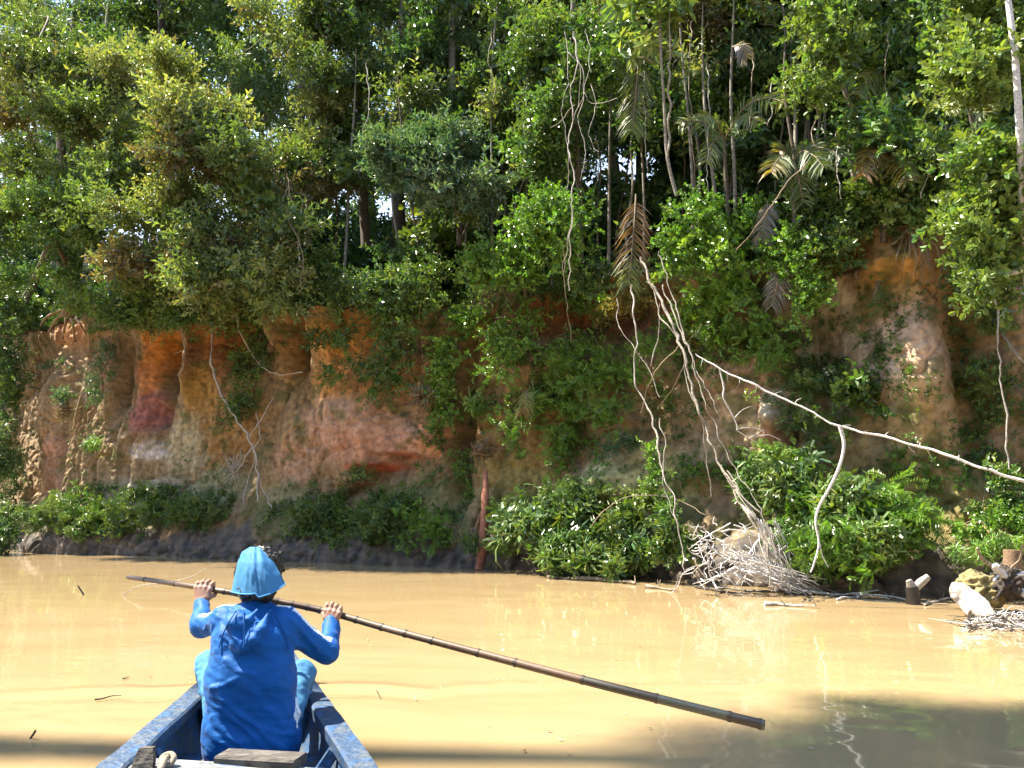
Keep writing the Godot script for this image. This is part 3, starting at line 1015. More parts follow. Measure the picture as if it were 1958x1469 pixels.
func build_bank_plants():
	var list := [
		["bright_bush", "bright lime green bush bulging over the edge beside the dead brown palm frond", "bush", [1060, 450, 1.2, 90, 75, 360, "lime", 0.9, 0.5]],
		["bright_bush", "lime green bush trailing down left of the long white liana", "bush", [960, 520, 1.1, 70, 45, 220, "lime", 0.85, 0.6]],
		["bright_bush", "lime green bush right of the leaning vine bundle", "bush", [1340, 460, 1.0, 60, 70, 240, "lime", 0.85, 0.6]],
		["bright_bush", "small lime leaf spray hanging below the lime bushes", "bush", [1005, 620, 0.35, 28, 40, 50, "lime", 0.8, 0.8]],
		["bright_bush", "narrow lime climber on the dark wall left of the grey twigs", "climber", [890, 610, 0.3, 26, 50, 60, "lime", 0.7, 0.8]],
		["hanging_bush", "broad-leaved bush hanging right of the smooth orange face", "bush", [760, 590, 0.5, 55, 60, 150, "broad", 0.62, 0.7]],
		["hanging_bush", "leafy bush hanging lower at the edge of the smooth orange face", "bush", [730, 700, 0.45, 55, 50, 110, "mid", 0.8, 0.8]],
		["hanging_bush", "dark bush in the gully above the pointed strap leaves", "bush", [860, 690, 0.3, 40, 60, 90, "lime", 0.8, 0.8]],
		["hanging_bush", "pale green seedling spread across the orange face", "bush", [640, 650, 0.35, 48, 32, 60, "broad", 0.55, 0.5]],
		["hanging_bush", "small trailing plant at the foot of the pale seedling on the orange face", "bush", [655, 720, 0.25, 30, 20, 26, "mid", 0.7, 0.8]],
		["hanging_bush", "leafy climber filling the notch beside the twisted vine", "climber", [500, 680, 0.2, 42, 65, 130, "mid", 0.75, 0.6]],
		["hanging_bush", "dark climber below the notch beside the twisted vine", "climber", [470, 760, 0.2, 34, 44, 60, "mid", 0.75, 0.7]],
		["hanging_bush", "blue-green creeper down the right side of the left clay buttress", "climber", [205, 690, 0.25, 28, 80, 100, "teal", 0.55, 0.8]],
		["hanging_bush", "dark drooping branch tuft at the top of the left buttress", "bush", [240, 605, 0.5, 60, 22, 80, "mid", 0.7, 0.6]],
		["hanging_bush", "small blue-green plant in the middle of the left clay buttress", "bush", [135, 765, 0.2, 30, 16, 30, "teal", 0.6, 0.4]],
		["hanging_bush", "pale blue-green plant high on the left clay buttress", "bush", [125, 700, 0.15, 34, 16, 26, "teal", 0.55, 0.5]],
		["shadow_bush", "dark bush at the far left edge below the trees", "bush", [25, 640, 0.7, 40, 70, 110, "deep", 0.9, 0.6]],
		["shadow_bush", "green fern bush at the far left edge halfway up", "bush", [30, 770, 0.9, 34, 55, 80, "fern", 0.85, 0.6]],
		["shadow_bush", "deep green bush in the dark corner near the left waterline", "bush", [22, 940, 0.5, 34, 70, 90, "deep", 0.9, 0.6]],
		["shadow_bush", "dark bush filling the hollow under the silvery drooping leaves", "bush", [790, 500, 0.1, 60, 30, 80, "deep", 0.95, 0.5]],
		["shadow_bush", "big-leaved dark vine in the black hollow", "climber", [880, 400, 0.2, 34, 34, 26, "broad", 1.0, 0.6]],
		["shadow_bush", "dark bush on the edge above the notch", "bush", [620, 520, 0.3, 60, 34, 90, "mid", 0.8, 0.6]],
		["pale_bush", "yellowish leafy branch hanging under the dead brown palm frond", "bush", [1195, 590, 0.6, 60, 28, 100, "straw", 0.8, 0.6]],
		["hanging_bush", "dark green creeper on the red wall below the lime bushes", "climber", [1090, 680, 0.25, 70, 45, 120, "fern_lime", 0.7, 0.7]],
		["hanging_bush", "dark leafy creeper on the brown wall above the strap leaf tufts", "climber", [980, 700, 0.25, 55, 50, 90, "lime", 0.7, 0.7]],
		["hanging_bush", "ferny creeper left of the sunlit clay patch", "climber", [1080, 850, 0.25, 45, 55, 80, "fern_lime", 0.6, 0.7]],
		["hanging_bush", "grey-green leafy sprig above the sunlit clay patch", "bush", [1180, 800, 0.35, 50, 30, 60, "fern_lime", 0.65, 0.5]],
		["hanging_bush", "silvery fern bunch to the right of the grey-green sprig", "fern_lime", [1190, 850, 0.3, 34, 20, 40, "teal", 0.5, 0.5]],
		["hanging_bush", "leafy twigs around the leaning vines near the middle of the cliff", "bush", [1240, 700, 0.5, 45, 50, 70, "fern_lime", 0.6, 0.6]],
		["hanging_bush", "bright climbing leaves round the lower hanging vines", "climber", [1270, 880, 0.8, 20, 55, 50, "lime", 0.6, 0.6]],
		["hanging_bush", "green leafy bush right of the leaning vine bundle high up", "bush", [1390, 570, 0.4, 60, 50, 130, "fern_lime", 0.8, 0.6]],
		["hanging_bush", "green sprays below the lime bush on the right", "bush", [1330, 620, 0.3, 50, 40, 70, "lime", 0.8, 0.7]],
		["hanging_bush", "young light green tree growing out of the wall near the pale root", "bush", [1545, 570, 0.5, 50, 45, 110, "lime", 0.7, 0.4]],
		["hanging_bush", "leafy bush below the grey dead frond", "bush", [1500, 500, 0.4, 50, 40, 90, "lime", 0.8, 0.6]],
		["hanging_bush", "bush growing on the ledge left of the exposed roots", "bush", [1600, 470, 0.4, 50, 44, 100, "mid", 0.8, 0.5]],
		["hanging_bush", "creeping leaves on the grey wall left of the pale root", "climber", [1480, 660, 0.2, 70, 50, 100, "fern_lime", 0.6, 0.7]],
		["hanging_bush", "large-leaved plant with a yellow shoot above the long white branch", "bush", [1625, 765, 0.4, 45, 34, 40, "broad", 0.7, 0.4]],
		["hanging_bush", "ferns on the wall under the large-leaved plant", "fern", [1560, 730, 0.25, 45, 30, 50, "fern", 0.65, 0.6]],
		["hanging_bush", "leafy bush on the edge above the exposed roots", "bush", [1780, 410, 0.4, 70, 34, 130, "sunny", 0.6, 0.5]],
		["hanging_bush", "green bush on the edge left of the white leaning trunk", "bush", [1560, 400, 0.2, 60, 34, 90, "mid", 0.85, 0.5]],
		["hanging_bush", "green bush on the edge between the two palms", "bush", [1440, 420, 0.2, 50, 30, 70, "lime", 0.85, 0.5]],
		["hanging_bush", "leaves on the cliff edge right of the palm with hanging fronds", "bush", [1650, 400, 0.2, 50, 30, 80, "broad", 0.7, 0.5]],
		["hanging_bush", "fern tuft on the wall at the right edge high up", "fern", [1870, 610, 0.3, 34, 34, 40, "fern", 0.65, 0.6]],
		["hanging_bush", "fern tuft on the wall at the right edge lower down", "fern", [1880, 720, 0.3, 24, 24, 24, "fern", 0.6, 0.6]],
		["hanging_bush", "dark bush in the shade under the sunlit right tree", "bush", [1870, 520, 0.5, 60, 40, 110, "mid", 0.8, 0.6]],
		["bank_bush", "dense green bush with long drooping blades at the waterline", "bush", [1060, 1010, 0.55, 80, 55, 130, "blade", 1.05, 0.6]],
		["bank_bush", "ferny bush mounded above the drooping blades at the waterline", "bush", [1100, 950, 0.45, 70, 34, 120, "fern", 0.65, 0.4]],
		["bank_bush", "green leafy bush right of the drooping blades at the waterline", "bush", [1190, 1030, 0.5, 60, 45, 90, "blade", 0.9, 0.6]],
		["bank_bush", "sunny yellow-green bush behind the pale dead branches", "bush", [1240, 970, 0.6, 55, 34, 110, "sunny", 0.5, 0.4]],
		["bank_bush", "leafy bush left of the tangled dead branches", "bush", [1280, 1040, 0.5, 40, 45, 90, "broad", 0.55, 0.5]],
		["bank_bush", "bamboo-like bush behind the white tangle of dead stems", "bush", [1500, 940, 0.45, 60, 50, 110, "blade", 0.85, 0.6]],
		["bank_bush", "sunlit bush with long narrow leaves right of the hanging white branch", "bush", [1610, 960, 0.8, 45, 40, 90, "blade_sun", 0.95, 0.7]],
		["bank_bush", "fresh green fern bush right of the sunlit narrow leaves", "bush", [1690, 990, 0.5, 60, 60, 150, "fern_lime", 0.75, 0.5]],
		["bank_bush", "leafy bush low over the water below the hanging white branch", "bush", [1610, 1050, 0.7, 60, 40, 120, "fern_lime", 0.7, 0.6]],
		["bank_bush", "bush with pale blades leaning to the right above the mud", "bush", [1680, 1050, 0.7, 45, 30, 60, "blade_sun", 0.6, 0.5]],
		["bank_bush", "shaded bush behind the foot of the white tangle", "bush", [1530, 1040, 0.45, 50, 45, 100, "blade", 0.6, 0.6]],
		["bank_bush", "bright low plants above the mud at the right edge", "bush", [1900, 1010, 0.3, 60, 34, 120, "lime", 0.6, 0.4]],
		["bank_bush", "grassy green tuft behind the stump at the right edge", "bush", [1890, 1060, 0.5, 50, 22, 70, "strap", 0.4, 0.4]],
		["bank_bush", "leafy plant on the wall above the right edge grass", "bush", [1900, 950, 0.4, 50, 34, 70, "broad", 0.5, 0.5]],
		["low_bush", "dark green leafy cover low on the left bank", "bush", [120, 985, 0.3, 70, 24, 221, "fern", 0.62, 0.5]],
		["low_bush", "green leafy cover low on the bank under the grey clay", "bush", [250, 985, 0.3, 70, 24, 221, "fern", 0.62, 0.5]],
		["low_bush", "green leafy cover at the foot of the twisted vine", "bush", [370, 985, 0.3, 55, 28, 170, "fern", 0.62, 0.5]],
		["low_bush", "tuft of blades drooping to the mud near the left waterline", "bush", [155, 1020, 0.2, 30, 18, 34, "blade", 0.45, 0.7]],
		["low_bush", "leafy cover on the bank right of the paddler's hat", "bush", [720, 1000, 0.3, 60, 34, 187, "fern", 0.62, 0.5]],
		["low_bush", "pale leafy cover left of the red clay column", "bush", [820, 1010, 0.3, 45, 36, 136, "fern_lime", 0.62, 0.5]],
		["low_bush", "narrow leafy strip climbing beside the broken red ledge", "climber", [690, 915, 0.15, 22, 20, 26, "mid", 0.6, 0.5]],
		["low_bush", "small leafy clump under the broken red ledge", "bush", [600, 985, 0.3, 40, 20, 85, "fern", 0.62, 0.5]],
		["low_bush", "bush of dark blades just right of the red clay column", "bush", [975, 1030, 0.35, 34, 40, 70, "fern", 0.6, 0.5]],
		["low_bush", "small dark fern left of the red clay column", "fern", [905, 1030, 0.15, 16, 30, 30, "fern", 0.5, 0.5]],
		["hanging_bush", "dark creeper high on the red wall right of the lime bush", "climber", [1150, 560, 0.3, 60, 34, 70, "lime", 0.7, 0.7]],
		["hanging_bush", "creeper with fern leaves on the brown wall below the yellowish branch", "climber", [1150, 730, 0.3, 60, 45, 110, "fern_lime", 0.7, 0.7]],
		["hanging_bush", "olive creeper hanging right of the gully", "climber", [940, 640, 0.3, 45, 50, 90, "lime", 0.7, 0.8]],
		["hanging_bush", "ferny creeper between the two strap leaf tufts", "climber", [985, 820, 0.25, 40, 40, 70, "fern_lime", 0.55, 0.7]],
		["hanging_bush", "leafy creeper right of the second strap leaf tuft", "climber", [1095, 780, 0.3, 40, 30, 60, "lime", 0.65, 0.7]],
		["hanging_bush", "climbing leaves low in the gully above the red column", "climber", [895, 900, 0.2, 26, 50, 60, "lime", 0.55, 0.7]],
		["hanging_bush", "dark climber halfway down the gully", "climber", [855, 780, 0.25, 30, 45, 70, "lime", 0.65, 0.8]],
		["hanging_bush", "leafy vine on the brown wall left of the rounded clay knob", "climber", [1390, 640, 0.3, 50, 40, 80, "fern_lime", 0.6, 0.7]],
		["hanging_bush", "low ferns on the wall below the rounded clay knob", "fern_lime", [1470, 880, 0.25, 60, 30, 80, "fern_lime", 0.6, 0.6]],
		["hanging_bush", "dense leaves on the wall right of the rounded clay knob", "climber", [1560, 820, 0.3, 45, 40, 80, "fern", 0.6, 0.6]],
		["hanging_bush", "hanging leaves under the edge left of the grey dead frond", "bush", [1400, 470, 0.3, 45, 40, 80, "lime", 0.75, 0.7]],
		["hanging_bush", "drooping leaves over the edge left of the left cliff notch", "bush", [450, 600, 0.6, 80, 30, 150, "mid", 0.8, 0.8]],
		["hanging_bush", "drooping leaves over the bright orange recess", "bush", [320, 600, 0.6, 60, 28, 110, "olive", 0.8, 0.8]],
		["hanging_bush", "leaves hanging over the edge above the orange face", "bush", [680, 560, 0.4, 50, 34, 80, "mid", 0.8, 0.8]],
		["hanging_bush", "dark bush hanging over the upper edge of the gully", "bush", [830, 540, 0.35, 45, 40, 90, "mid", 0.8, 0.7]],
		["hanging_bush", "tangled leaves on the right wall between the pale root and the right face", "climber", [1690, 620, 0.2, 30, 60, 60, "fern", 0.5, 0.7]],
		["bank_bush", "deep green bush at the waterline under the sunlit clay patch", "bush", [1130, 1055, 0.7, 70, 30, 80, "blade", 0.9, 0.8]],
		["bank_bush", "dark green bush left end of the waterline bushes", "bush", [1000, 985, 0.4, 45, 40, 90, "fern", 0.65, 0.5]],
		["bank_bush", "tall leafy bush behind the hanging white side branch", "bush", [1560, 990, 0.4, 50, 60, 130, "fern_lime", 0.65, 0.5]],
		["bank_bush", "pale leafy bush over the mud left of the stump", "bush", [1740, 1020, 0.5, 45, 40, 90, "fern_lime", 0.65, 0.5]],
		["overhanging_bush", "dark leafy mat hanging over the edge right of the left clay buttress", "bush", [250, 590, 0.9, 60, 26, 130, "mid", 0.85, 0.8]],
		["overhanging_bush", "dark leafy mat hanging over the edge above the orange recess", "bush", [350, 585, 1.0, 60, 28, 150, "mid", 0.85, 0.8]],
		["overhanging_bush", "dark leafy mat hanging over the edge above the twisted liana", "bush", [440, 580, 1.0, 60, 30, 150, "olive", 0.8, 0.8]],
		["overhanging_bush", "dark leafy mat hanging over the edge above the ochre stem", "bush", [530, 560, 0.9, 55, 30, 130, "mid", 0.85, 0.8]],
		["overhanging_bush", "dark leafy mat hanging over the edge of the black hollow", "bush", [740, 545, 0.8, 60, 30, 120, "deep", 0.85, 0.8]],
		["overhanging_bush", "dark leafy mat hanging above the dark red wall", "bush", [1160, 520, 0.7, 60, 24, 90, "deep", 0.8, 0.8]],
		["shadow_bush", "dark leaves filling the left corner beside the buttress top", "bush", [30, 570, 0.6, 60, 50, 160, "deep", 0.9, 0.6]],
		["shadow_bush", "dark leaves filling the left corner beside the middle of the buttress", "bush", [18, 700, 0.7, 50, 60, 160, "deep", 0.9, 0.7]],
		["shadow_bush", "dark leaves filling the left corner beside the foot of the buttress", "bush", [16, 860, 0.8, 46, 60, 150, "deep", 0.9, 0.7]],
		["shadow_bush", "dark leaves drooping to the water at the left corner", "bush", [20, 1010, 0.5, 46, 40, 120, "deep", 0.8, 0.7]],
		["strap_plant", "tuft of hanging bright strap leaves in the gully", "plant", [925, 780, 0.3, 18, 14, 26, "strap", 0.75, 1.0]],
		["strap_plant", "tuft of hanging strap leaves right of the gully", "plant", [1035, 770, 0.3, 16, 12, 20, "strap", 0.75, 1.0]],
		["strap_plant", "fan of stiff green leaves on the left clay buttress", "plant", [185, 850, 0.15, 16, 12, 24, "strap", 0.6, 0.5]],
		["strap_plant", "tuft of dry hanging roots and blades in the gully", "plant", [815, 770, 0.3, 12, 20, 16, "dry", 0.9, 1.0]],
		["strap_plant", "dry brown blades hanging below the bright strap leaves", "plant", [930, 850, 0.25, 10, 14, 12, "dry", 0.8, 1.0]],
		["strap_plant", "dry roots trailing from the small plant on the left buttress", "plant", [130, 790, 0.15, 14, 12, 16, "dry", 0.8, 1.0]],
	]
	for k in list.size():
		var e: Array = list[k]
		shrub(e[0], e[1], e[2], "plants growing on the clay cliff", e[3], 1000 + k)


# ---------------------------------------------------------------- creeping cover that nobody could count
func build_herbs():
	var areas := [
		["on the left bank above the mud", 230, 975, 190, 40, 1500, "herb", 1.3], ["on the bank under the smooth face", 690, 985, 170, 50, 1300, "herb", 1.2], ["on the mossy slope below the salmon patch", 800, 950, 70, 40, 130, "herb_lime", 0.6],
		["on the grey clay under the recess", 390, 900, 70, 60, 160, "herb", 0.6], ["in the gully", 880, 800, 40, 200, 420, "herb", 0.9], ["on the brown wall in the middle", 1040, 740, 110, 120, 900, "herb", 0.85],
		["round the sunlit clay patch", 1120, 890, 90, 70, 260, "herb_lime", 0.7], ["behind the leaning vines", 1290, 720, 90, 160, 600, "herb", 0.8], ["on the wall right of the leaning vines", 1440, 620, 110, 100, 700, "herb", 0.8],
		["on the wall above the white branch", 1560, 700, 90, 120, 500, "herb", 0.8], ["on the pale right face", 1760, 680, 100, 170, 420, "herb", 0.6], ["above the bank bushes", 1400, 900, 160, 50, 380, "herb_lime", 0.7],
		["on the right wall under the white branch", 1740, 920, 120, 60, 260, "herb_lime", 0.7], ["on the wall at the right edge", 1900, 800, 60, 200, 380, "herb", 0.9], ["along the shaded cliff edge in the middle", 1000, 560, 260, 40, 700, "herb", 1.0],
		["along the cliff edge on the right", 1560, 450, 260, 30, 700, "herb", 1.0], ["on the left buttress", 180, 760, 90, 160, 220, "herb", 0.6], ["along the cliff edge on the left", 400, 580, 260, 26, 420, "herb", 0.9], ["on the dark hollow wall", 800, 590, 90, 90, 420, "herb", 0.9]]
	for k in areas.size():
		var e: Array = areas[k]
		var rng := rng_of(2000 + k)
		var mid_s := cliff_spot(e[1], e[2])
		var c := on_cliff(e[1], e[2])
		var m := scale_at(c)
		var leaves := Leaves.new()
		for j in e[5]:
			var s: float = mid_s.x + clampf(rng.randfn() * 0.5, -1.1, 1.1) * e[3] * m * 1.15
			var y: float = clampf(mid_s.y + clampf(rng.randfn() * 0.5, -1.1, 1.1) * e[4] * m, 0.35, 5.5)
			if grain.get_noise_2d(s * 22.0, y * 22.0 + k) < -0.12:
				continue
			var b := bank_at(s / STEP)
			var nn := normal_at(s / STEP)
			var o := cliff_off(s, y) + 0.02
			stamp(leaves, kinds[e[6]], rng, Vector3(b.x + nn.x * o, y, b.y + nn.y * o) - c, Vector3(nn.x, 0.1, nn.y) * 0.7 + rand_dir(rng) * 0.6, e[7] * rng.randf_range(0.6, 1.35))
		var patch := commit(leaves, "creeping_herbs", mat.leaf, self)
		patch.position = c
		tag(patch, "small creeping herbs " + e[0], "herbs", "", "stuff")


# ---------------------------------------------------------------- palm fronds
func frond(parent: Node3D, pts: Array, count: int, leaflet: float, width: float, colour: Color, tip_colour: Color, hang: float, rng: RandomNumberGenerator):
	var line := smooth_line(pts, 8)
	var wood := Solid.new()
	tube(wood, line, 0.014, 0.004, 5)
	var l := Leaves.new()
	var n := line.size()
	for k in count:
		var t := 0.12 + 0.88 * k / (count - 1.0)
		var f := t * (n - 1)
		var a := line[mini(int(f), n - 2)]
		var b := line[mini(int(f) + 1, n - 1)]
		var p := a.lerp(b, f - int(f))
		var d := (b - a).normalized()
		var view := (EYE - parent.position - p)
		view.y *= 0.4
		var side := d.cross(view.normalized().lerp(Vector3.UP, 0.3)).normalized()
		var len_ := leaflet * (0.45 + 0.75 * sin(PI * clampf(0.12 + 0.82 * t, 0, 1))) * rng.randf_range(0.85, 1.1)
		var c := colour.lerp(tip_colour, smoothstep(0.45, 0.95, t))
		for sgn in [-1.0, 1.0]:
			if rng.randf() < 0.04:
				continue
			var dir: Vector3 = (side * sgn + d * rng.randf_range(0.55, 0.95) + rand_dir(rng) * 0.22).normalized()
			var own := len_ * (1.0 if rng.randf() < 0.88 else rng.randf_range(0.3, 0.7))
			var sag := hang * rng.randf_range(0.5, 1.7)
			var m1: Vector3 = p + dir * own * 0.5 + Vector3.DOWN * sag * own * 0.08
			var tip: Vector3 = p + dir * own + Vector3.DOWN * sag * own * 0.4
			var w: Vector3 = dir.cross(view.normalized()).normalized() * width * 0.5
			w = w.rotated(dir, rng.randf_range(-.7, .7))
			l.v.append_array(PackedVector3Array([p - w * 0.5, m1 - w, m1 + w, p + w * 0.5, m1 - w, tip, tip, m1 + w]))
			var g := rng.randf_range(0.75, 1.25)
			for q in 8:
				l.c.append(Color(c.r * g, c.g * g, c.b * g))
	var o := commit(l, "frond", mat.frond, parent)
	part("rachis", wood.mesh(), mat.vine, o)
	return o


func build_palms():
	var rng := rng_of(88)
	var brown := Color(.22, .13, .06)
	var olive := Color(.13, .18, .045)
	var gold := Color(.22, .24, .06)
	var grey := Color(.24, .22, .20)
	# hanging dead fronds, each a thing of its own: from, to, out, leaflet length, colours, label
	var hanging := [
		[[1216, 372], [1202, 545], 1.5, 0.34, brown, olive, "large dead brown palm frond hanging over the cliff edge"],
		[[1222, 100], [1208, 250], 0.3, 0.34, Color(.10, .12, .035), olive, "olive palm frond hanging in front of the forest above the brown one"],
		[[1468, 385], [1456, 462], 0.5, 0.22, grey, grey, "grey dead palm frond hanging below the palms"],
		[[1492, 490], [1476, 585], 0.4, 0.22, grey, Color(.16, .15, .12), "grey dead palm frond hanging lower beside a leafy bush"],
		[[1400, 90], [1430, 110], 0.1, 0.16, grey, grey, "pale dry frond tip in front of the dark trunks"],
		[[1010, 745], [1000, 790], 0.4, 0.2, gold, brown, "small yellowed frond on the wall between the strap leaf tufts"]]
	for h in hanging:
		var a := on_cliff(h[0][0], h[0][1], h[2]) if h[0][1] > 370 else bank_hit(h[0][0], h[0][1], h[2])
		var b := on_cliff(h[1][0], h[1][1], h[2]) if h[1][1] > 370 else bank_hit(h[1][0], h[1][1], h[2])
		b.z = a.z + 0.1
		b.x = at(h[1][0], h[1][1], -b.z).x
		b.y = at(h[1][0], h[1][1], -b.z).y
		var o := thing("hanging_palm_frond", h[6], "palm frond", a, "loose palm fronds hanging from the edge")
		frond(o, [Vector3.ZERO, (b - a) * 0.35 + Vector3(0, 0.03, 0.10), (b - a) * 0.7 + Vector3(0, 0, 0.08), b - a], 58, h[3], 0.017, h[4], h[5], 1.1, rng)
	# palms: crown point, out, tips
	var palms := [
		["yellowing palm with arching fronds left of the dark double trunk", [1385, 268], -0.5, [[1300, 236], [1345, 222], [1450, 232], [1500, 196], [1350, 310]], 0.24, olive, gold],
		["palm with brown drooping fronds below the dark double trunk", [1515, 308], -0.3, [[1536, 388], [1475, 330], [1575, 320], [1610, 300], [1490, 290]], 0.26, Color(.09, .13, .04), Color(.26, .2, .07)],
		["palm with a reddish dry frond beside the white leaning trunk", [1690, 300], -0.6, [[1738, 345], [1660, 300], [1650, 335], [1720, 285]], 0.26, Color(.2, .17, .05), Color(.3, .18, .08)],
		["small palm with sunlit golden fronds at the upper right", [1722, 178], -0.9, [[1652, 146], [1640, 180], [1690, 205], [1770, 170]], 0.26, Color(.16, .2, .04), gold],
		["small palm with pale striped fronds near the right tree", [1855, 215], 0.2, [[1800, 205], [1885, 215], [1830, 180], [1890, 180]], 0.24, Color(.2, .24, .08), Color(.28, .3, .12)]]
	for p in palms:
		var c := bank_hit(p[1][0], p[1][1], p[2])
		var foot := Vector3(c.x, 5.25, c.z - 0.2)
		var o := thing("palm", p[0], "palm", foot, "palms behind the cliff edge")
		var wood := Solid.new()
		tube(wood, wander(Vector3(0, -0.2, 0), c - foot, 0.05, rng, 2), 0.045, 0.03, 7, Color.WHITE, 0.1)
		part("stem", wood.mesh(), mat.bark, o)
		for t in p[3]:
			var e := bank_hit(t[0], t[1], p[2] + rng.randf_range(0.1, 0.7)) - foot
			var s := c - foot
			var lift := Vector3.UP * s.distance_to(e) * 0.22
			frond(o, [s, s.lerp(e, 0.35) + lift, s.lerp(e, 0.72) + lift * 0.8, e], 26, p[4], 0.03, p[5], p[6] if rng.randf() < 0.7 else p[5], 0.9, rng)


# ---------------------------------------------------------------- lianas, roots and dead branches
# a climbing stem through picture points with its distance out from the cliff face ("c") or from the waterline ("w")
func stem_points(pts: Array, from: String) -> Array:
	var out := []
	for p in pts:
		out.append(on_cliff(p[0], p[1], p[2]) if from == "c" else bank_hit(p[0], p[1], p[2]))
	return out


func vine(called: String, label: String, category: String, group: String, pts: Array, from: String, r0: float, r1: float, m: Material, side_stems: Array = []):
	var w := stem_points(pts, from)
	var base: Vector3 = w[0]
	var o := thing(called, label, category, base, group)
	for k in w.size():
		w[k] -= base
	var s := Solid.new()
	tube(s, kinked(smooth_line(w, 9), r0), r0, r1, 7, Color.WHITE, 0.6)
	part("main_stem", s.mesh(), m, o)
	for b in side_stems:
		var q := stem_points(b, from)
		for k in q.size():
			q[k] -= base
		var t := Solid.new()
		tube(t, kinked(smooth_line(q, 8), r0), r0 * 0.5, r1 * 0.45, 6, Color.WHITE, 0.6)
		part("side_stem", t.mesh(), m, o)
	return o


func kinked(line: PackedVector3Array, r: float) -> PackedVector3Array:   # small bends, as grown wood has
	var a := minf(0.02 + r * 0.6, 0.035)
	for k in range(1, line.size() - 1):
		var p := line[k]
		line[k] += Vector3(grain.get_noise_3d(p.x * 60.0, p.y * 60.0, 3.0), 0.4 * grain.get_noise_3d(p.x * 60.0, p.y * 60.0, 60.0), grain.get_noise_3d(p.x * 60.0, p.y * 60.0, 120.0)) * a * 2.0
	return line


